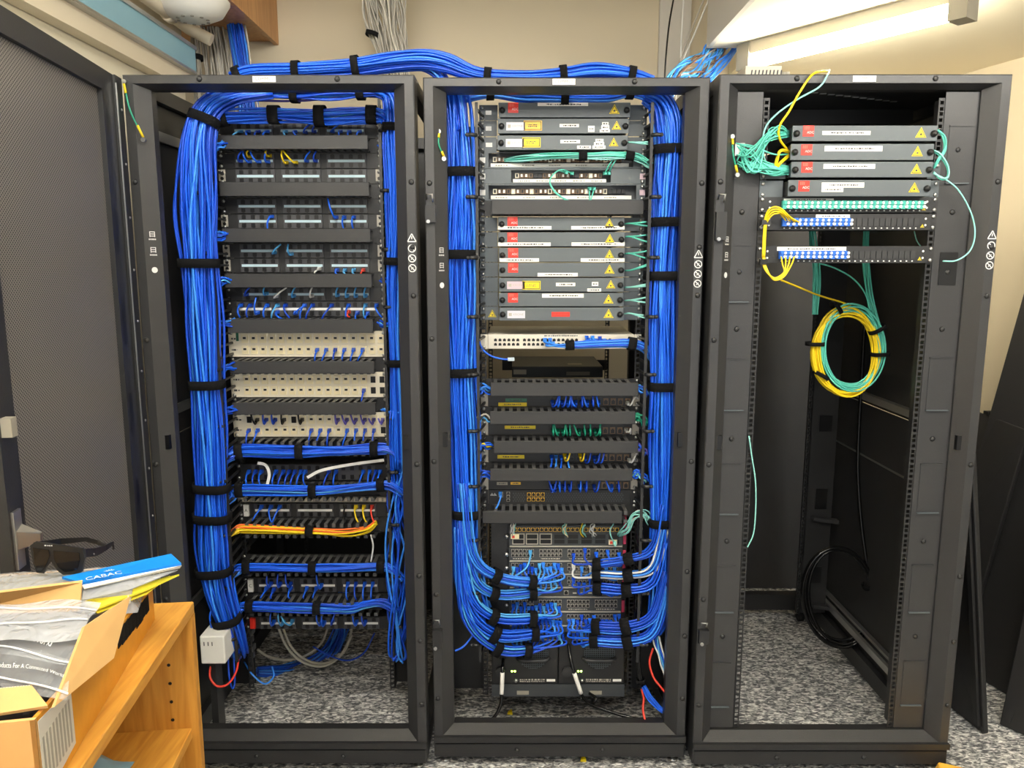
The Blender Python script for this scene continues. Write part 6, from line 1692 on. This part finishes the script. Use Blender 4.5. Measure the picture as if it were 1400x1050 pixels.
# cardboard box
HB = .107
z_b, z_t = ZTOP + .0005, ZTOP + HB
cr0 = atz(216, 840, ZTOP); cr1 = atz(91, 1050, ZTOP)
bd = (cr1 - cr0).normalized(); bn = Vector((bd.y, -bd.x, 0))
if bn.x > 0: bn = -bn
cr0 = cr0 + bd * .02
LBX = .47
def bx(a_, b_, z): return Vector((cr0.x, cr0.y, 0)) + bd * a_ + bn * b_ + Vector((0, 0, z))
def bxb(a0, a1, b0, b1, z0, z1): return [bx(a0, b0, z0), bx(a1, b0, z0), bx(a1, b1, z0), bx(a0, b1, z0), bx(a0, b0, z1), bx(a1, b0, z1), bx(a1, b1, z1), bx(a0, b1, z1)]
WBX = .30
box = thing('cardboard_box', 'open brown cardboard box full of clear bags on the bookcase', 'box', bx(LBX / 2, WBX / 2, z_b))
# the right wall is torn low at its far end
MB().hexa([bx(0, 0, z_b), bx(LBX, 0, z_b), bx(LBX, .005, z_b), bx(0, .005, z_b), bx(0, 0, z_b + .055), bx(LBX, 0, z_t), bx(LBX, .005, z_t), bx(0, .005, z_b + .055)]).build('right_wall', 'tape', box)
MB().hexa(bxb(0, LBX, WBX - .005, WBX, z_b, z_t)).build('left_wall', 'card', box)
fw = MB().hexa(bxb(LBX - .005, LBX, 0, WBX, z_b, z_t)).build('front_wall', 'card', box)
MB().hexa(bxb(0, .005, .0052, WBX - .0052, z_b, z_b + .06)).build('rear_wall', 'card', box)
MB().hexa(bxb(.0052, LBX - .0052, .0052, WBX - .0052, z_b, z_b + .004)).build('base', 'cardin', box)
# printed side label at the front end, red mark on the front
lab = MB().hexa([bx(LBX - .10, -.0008, z_b + .012), bx(LBX - .006, -.0008, z_b + .004), bx(LBX - .006, -.0002, z_b + .004), bx(LBX - .10, -.0002, z_b + .012), bx(LBX - .10, -.0008, z_t - .02), bx(LBX - .006, -.0008, z_t - .006), bx(LBX - .006, -.0002, z_t - .006), bx(LBX - .10, -.0002, z_t - .02)]).build('shipping_label', 'greycab2', box)
mb = MB()
for i in range(9):
    a_ = LBX - .092 + i * .0095
    mb.hexa(bxb(a_, a_ + .0045, -.0012, -.0008, z_b + .02, z_t - .03))
mb.build('print', 'lampcap', lab)
pp = at(2, 985, bx(LBX, 0, 0).y - .01)
MB().hexa(bxb(LBX, LBX + .0008, .10, .118, z_t - .022, z_t - .008)).build('red_mark', 'red', fw)
# torn dark tape on the right wall
mb = MB()
for i in range(9):
    a_ = .03 + i * .018; hh = .05 * (1 - i / 12) * rng.uniform(.75, 1.1)
    mb.hexa(bxb(a_, a_ + .017, -.0012, -.0002, z_b + .052 - hh * .55, z_b + .058 + i * .0016))
mb.build('torn_tape', 'velcro', box)
# flaps
flap_pts = [atz(70, 968, z_t), atz(152, 901, z_t - .012), atz(175, 816, z_t + .035), atz(112, 858, z_t + .045)]
MB().slab(flap_pts[0], flap_pts[1], flap_pts[2], flap_pts[3], .004).build('side_flap', 'card', box)
mb = MB(); ea, eb = flap_pts[1], flap_pts[2]
for i in range(22):
    p = ea.lerp(eb, (i + .3) / 22); q = ea.lerp(eb, (i + .75) / 22); mb.slab(p + Vector((.0008, -.0008, 0)), q + Vector((.0008, -.0008, 0)), q + Vector((.0008, -.0008, .004)), p + Vector((.0008, -.0008, .004)), .001)
mb.build('corrugated_edge', 'beige', box)
fz = z_t + .03
bf = [atz(-60, 838, z_t), atz(110, 832, z_t), atz(113, 793, z_t + .035), atz(-60, 815, z_t + .035)]
MB().slab(bf[0], bf[1], bf[2], bf[3], .004).build('rear_flap', 'card', box)
ff = [atz(-40, 985, z_t), atz(66, 968, z_t), atz(44, 940, z_t + .012), atz(-40, 948, z_t + .012)]
MB().slab(ff[0], ff[1], ff[2], ff[3], .004).build('front_flap', 'card', box)
mb = MB(); c1, c2 = ff[3].lerp(ff[2], .45), ff[2]
for i in range(12):
    p = c1.lerp(c2, i / 12); q = c1.lerp(c2, (i + .6) / 12); mb.slab(p + Vector((0, -.001, -.001)), q + Vector((0, -.001, -.001)), q + Vector((0, -.001, .004)), p + Vector((0, -.001, .004)), .001)
mb.build('corrugated_edge', 'beige', box)
# black thing in the box
t0 = [bx(.16, .012, z_t - .055), bx(.44, .012, z_t - .055), bx(.44, .22, z_t - .055), bx(.16, .22, z_t - .055), bx(.18, .014, z_t - .006), bx(.42, .03, z_t - .012), bx(.42, .21, z_t - .01), bx(.18, .21, z_t - .004)]
mb = MB().hexa(t0); o = mb.build('black_pouch', 'rubber'); bevel(o, .012, 3); tag(o, 'black soft pouch lying among the clear bags in the box', 'pouch')
# clear bags: crumpled sheets with a white zip seal and lettering
def bag(label, quad, seals, m, text=None, tpos=(.5, .5), th=.018, tw=.26, amp=.006, tm='seal'):
    q = [Vector(v) for v in quad]                       # near-left, near-right, far-right, far-left
    nx, ny = 16, 10
    base = min(q, key=lambda v: v.z)
    n = (q[1] - q[0]).cross(q[3] - q[0]).normalized()
    if n.z < 0: n = -n
    def P_(u_, v_): return (q[0] * (1 - u_) + q[1] * u_) * (1 - v_) + (q[3] * (1 - u_) + q[2] * u_) * v_
    hmap = {}
    f1, f2, ph = rng.uniform(5, 9), rng.uniform(6, 11), rng.random() * 6
    def H_(u_, v_): return amp * (math.sin(f1 * u_ + 3 * v_ + ph) + math.sin(f2 * v_ - 4 * u_ + ph * 2)) * .5
    t = thing('plastic_bag', label, 'plastic bag', base)
    mb = MB()
    for layer in (0, 1):
        b0 = len(mb.v)
        for j in range(ny + 1):
            for i in range(nx + 1):
                u_, v_ = i / nx, j / ny; puff = .008 * math.sin(math.pi * u_) * math.sin(math.pi * v_) * layer
                mb.v.append(tuple(P_(u_, v_) + n * (H_(u_, v_) + puff)))
        for j in range(ny):
            for i in range(nx):
                k_ = b0 + j * (nx + 1) + i; mb.face((k_, k_ + 1, k_ + nx + 2, k_ + nx + 1), 0, True)
    mb.build('film', m, t)
    for sv in seals:
        pts = [P_(i / 14, sv) + n * (H_(i / 14, sv) + .010 * math.sin(math.pi * i / 14) * math.sin(math.pi * sv) + .0015) for i in range(15)]
        MB().tube(pts, .0013, 6).build('zip_seal', 'seal', t)
    if text:
        me = text_me(text); w_ = text_w(text); x_ = (q[1] - q[0]).normalized(); y_ = n.cross(x_).normalized(); L_ = (q[1] - q[0]).length; Lv = (q[3] - q[0]).length
        sc = min(th / .72, tw / w_); mb = MB(); b0 = 0
        cpt = (tpos[0], tpos[1])
        for v in me.vertices:
            u_ = cpt[0] + v.co.x * sc / L_; v_ = cpt[1] + v.co.y * sc * 2.6 / Lv
            mb.v.append(tuple(P_(u_, v_) + n * (H_(u_, v_) + .008 * max(0, math.sin(math.pi * min(1, max(0, u_)))) * max(0, math.sin(math.pi * min(1, max(0, v_)))) + .003)))
        for pl in me.polygons: mb.face(tuple(pl.vertices))
        mb.build('lettering', tm, t)
    return t
zz = z_t
bag('clear zip bag uppermost in the box, over the pale rear flap', [atz(-50, 885, zz + .030), atz(112, 872, zz + .032), atz(138, 822, zz + .042), atz(-50, 828, zz + .042)], (.35, .75), 'clear2')
bag('clear zip bag in the middle of the box with pale lettering', [atz(-60, 885, zz + .018), atz(97, 907, zz + .016), atz(118, 868, zz + .026), atz(-60, 848, zz + .026)], (.85, .1), 'clear', 'Products For A Connected World', (.42, .42), .0075, .13)
bag('clear zip bag at the front of the box with bright white lettering', [atz(-60, 925, zz + .008), atz(92, 958, zz + .004), atz(100, 902, zz + .014), atz(-60, 872, zz + .016)], (.12,), 'clear', 'Products For A Connected World', (.655, .42), .0105, .10)

# grey bag, sunglasses, booklets behind the box
zgb = ZTOP + .13
mb = MB(); NX, NY = 16, 12
gp = [atz(-70, 815, zgb), atz(185, 800, zgb - .01), atz(200, 762, zgb - .01), atz(-70, 780, zgb)]
t = thing('grey_bag', 'grey frosted plastic bag under the sunglasses', 'plastic bag', (sum(v.x for v in gp) / 4, sum(v.y for v in gp) / 4, ZTOP))
for j in range(NY + 1):
    for i in range(NX + 1):
        u_, v_ = i / NX, j / NY
        p = (gp[0] * (1 - u_) + gp[1] * u_) * (1 - v_) + (gp[3] * (1 - u_) + gp[2] * u_) * v_
        e = 1 - max(abs(2 * u_ - 1), abs(2 * v_ - 1)) ** 4
        mb.v.append((p.x, p.y, ZTOP + .06 + (p.z - ZTOP - .06) * max(.02, e) ** .35 + (rng.uniform(-.002, .002) if e > .3 else 0)))
for j in range(NY):
    for i in range(NX):
        k_ = j * (NX + 1) + i; mb.face((k_, k_ + 1, k_ + NX + 2, k_ + NX + 1), 0, True)
mb.build('film', 'clear2', t)
MB().hexa([gp[0] + Vector((0, 0, -.03)), gp[1] + Vector((-.01, 0, -.03)), gp[2] + Vector((-.01, 0, -.03)), gp[3] + Vector((0, 0, -.03)), gp[0] + Vector((0, .01, -.012)), gp[1] + Vector((-.01, .01, -.012)), gp[2] + Vector((-.01, -.01, -.012)), gp[3] + Vector((0, -.01, -.012))]).build('contents', 'lampcap', t)
# a second closed carton holds the grey bag and booklets up behind the open box
g2 = [atz(-70, 818, ZTOP + .1), atz(160, 806, ZTOP + .1), atz(178, 770, ZTOP + .1), atz(-70, 786, ZTOP + .1)]
def low(v, z): return Vector((v.x, v.y, z))
o = MB().hexa([low(v, ZTOP + .0005) for v in g2] + [low(v, ZTOP + .095) for v in g2]).build('carton', 'card')
tag(o, 'closed cardboard carton under the grey bag behind the open box', 'box')
# sunglasses
s0 = at(45, 765, atz(60, 785, zgb).y); sg_y = s0.y
def sp(px, py, yy): return at(px, py, sg_y + yy)
gl = thing('sunglasses', 'matt black sunglasses with dark lenses lying on the grey bag', 'sunglasses', sp(85, 788, 0))
outer = [(41, 746), (48, 741), (76, 745), (98, 748), (113, 750), (116, 764), (112, 782), (106, 785), (86, 786), (78, 780), (70, 768), (64, 776), (60, 784), (50, 783), (45, 770)]
lens_l = [(45, 749), (66, 752), (68, 760), (62, 774), (57, 781), (51, 780), (47, 770)]
lens_r = [(73, 753), (108, 756), (109, 766), (105, 780), (88, 782), (80, 776), (74, 765)]
def front_poly(lst, y0, y1, nm, m, parent):
    a_ = [sp(x, y, y0) for x, y in lst]; mb = MB(); n = len(a_)
    mb.v = [tuple(v) for v in a_] + [tuple(v + Vector((0, y1 - y0, 0))) for v in a_]
    mb.face(tuple(range(n))); mb.face(tuple(reversed(range(n, 2 * n))))
    for i in range(n): mb.face((i, n + i, n + (i + 1) % n, (i + 1) % n))
    return mb.build(nm, m, parent)
front_poly(outer, 0, .004, 'front_frame', 'glasses', gl)
front_poly(lens_l, -.0012, 0, 'lens', 'lens', gl); front_poly(lens_r, -.0012, 0, 'lens', 'lens', gl)
def arm(pts, nm):
    mb = MB()
    for i in range(len(pts) - 1):
        (a_, ha), (b_, hb) = pts[i], pts[i + 1]
        mb.hexa([a_ - Vector((0, 0, ha)), b_ - Vector((0, 0, hb)), b_ - Vector((0, 0, hb)) + Vector((.002, .003, 0)), a_ - Vector((0, 0, ha)) + Vector((.002, .003, 0)), a_ + Vector((0, 0, ha)), b_ + Vector((0, 0, hb)), b_ + Vector((0, 0, hb)) + Vector((.002, .003, 0)), a_ + Vector((0, 0, ha)) + Vector((.002, .003, 0))])
    return mb.build(nm, 'glasses', gl)
ar = arm([(sp(114, 757, 0), .007), (sp(128, 756, .04), .007), (sp(142, 750, .09), .005), (sp(153, 743, .125), .003), (sp(154, 750, .135), .002)], 'temple_arm')
arm([(sp(46, 746, 0), .005), (sp(80, 741, .06), .005), (sp(116, 738, .11), .0035), (sp(132, 742, .13), .003), (sp(146, 748, .14), .0025)], 'temple_arm')

mb = MB(); p = sp(66, 746, -.0006); scribble(mb, p.x - .006, p.x + .006, p.y, p.z, .0025); mb.build('mark', 'printw', gl)
mb = MB(); p = sp(127, 757, .034); scribble(mb, p.x - .004, p.x + .003, p.y - .001, p.z, .0028); mb.build('mark', 'greycab', ar)
# blue and yellow booklets
zq = ZTOP + .115
bq = [atz(112, 800, zq + .012), atz(248, 773, zq + .010), atz(234, 760, zq + .010), atz(85, 792, zq + .014)]
t = thing('blue_packet', 'blue card packet with white lettering and clear bag beside the sunglasses', 'packet', (bq[0].x, bq[0].y, zq - .01))
card_o = MB().slab(bq[0], bq[1], bq[2], bq[3], .004).build('header_card', 'booklet', t)
wq = [bq[0] + Vector((0, 0, -.001)), bq[1] + Vector((0, 0, -.001)), atz(246, 777, zq + .004), atz(115, 806, zq + .006)]
MB().slab(wq[3], wq[2], wq[1], wq[0], .003).build('white_edge', 'white', t)
lq = [atz(112, 822, zq - .006), atz(180, 806, zq - .006), atz(243, 780, zq + .002), atz(114, 807, zq + .003)]
MB().slab(lq[0], lq[1], lq[2], lq[3], .002).build('clear_pouch', 'clear2', t)
# lettering lies on the card
me = text_me('CABAC'); mb = MB(); p0 = atz(142, 787, zq + .0195); xd = (bq[1] - bq[0]).normalized(); yd = Vector((0, 0, 1)).cross(xd).normalized()
w_ = text_w('CABAC'); sc = (atz(167, 783, zq + .0165) - atz(118, 793, zq + .0165)).length / w_
for v in me.vertices: mb.v.append(tuple(p0 + xd * v.co.x * sc + yd * v.co.y * sc * 1.25))
for pl in me.polygons: mb.face(tuple(pl.vertices))
p0b = atz(150, 781, zq + .0195)
for i in range(5):
    an = .6 + i * .5; dv_ = xd * math.cos(an) + yd * math.sin(an); sd = Vector((-dv_.y, dv_.x, 0)) * .0006
    a_, b_ = p0b + dv_ * .003, p0b + dv_ * .009; b0 = len(mb.v); mb.v += [tuple(a_ - sd), tuple(b_ - sd), tuple(b_ + sd), tuple(a_ + sd)]; mb.face((b0, b0 + 1, b0 + 2, b0 + 3))
mb.build('lettering', 'printw', card_o)
yq = [atz(133, 834, zq - .020), atz(200, 808, zq - .014), atz(245, 787, zq - .010), atz(112, 822, zq - .016)]
t = thing('yellow_booklet', 'bright yellow folded leaflet under the blue packet', 'leaflet', (yq[0].x, yq[0].y, zq - .03))
MB().slab(yq[0], yq[1], yq[2], yq[3], .003).build('leaf', 'ybook', t)
mb = MB(); b_ = yq[3]; MB().slab(yq[0] + Vector((0, 0, -.006)), yq[1] + Vector((0, 0, -.006)), yq[2] + Vector((-.02, .01, -.006)), yq[3] + Vector((0, 0, -.006)), .002).build('leaf', 'ybook', t)
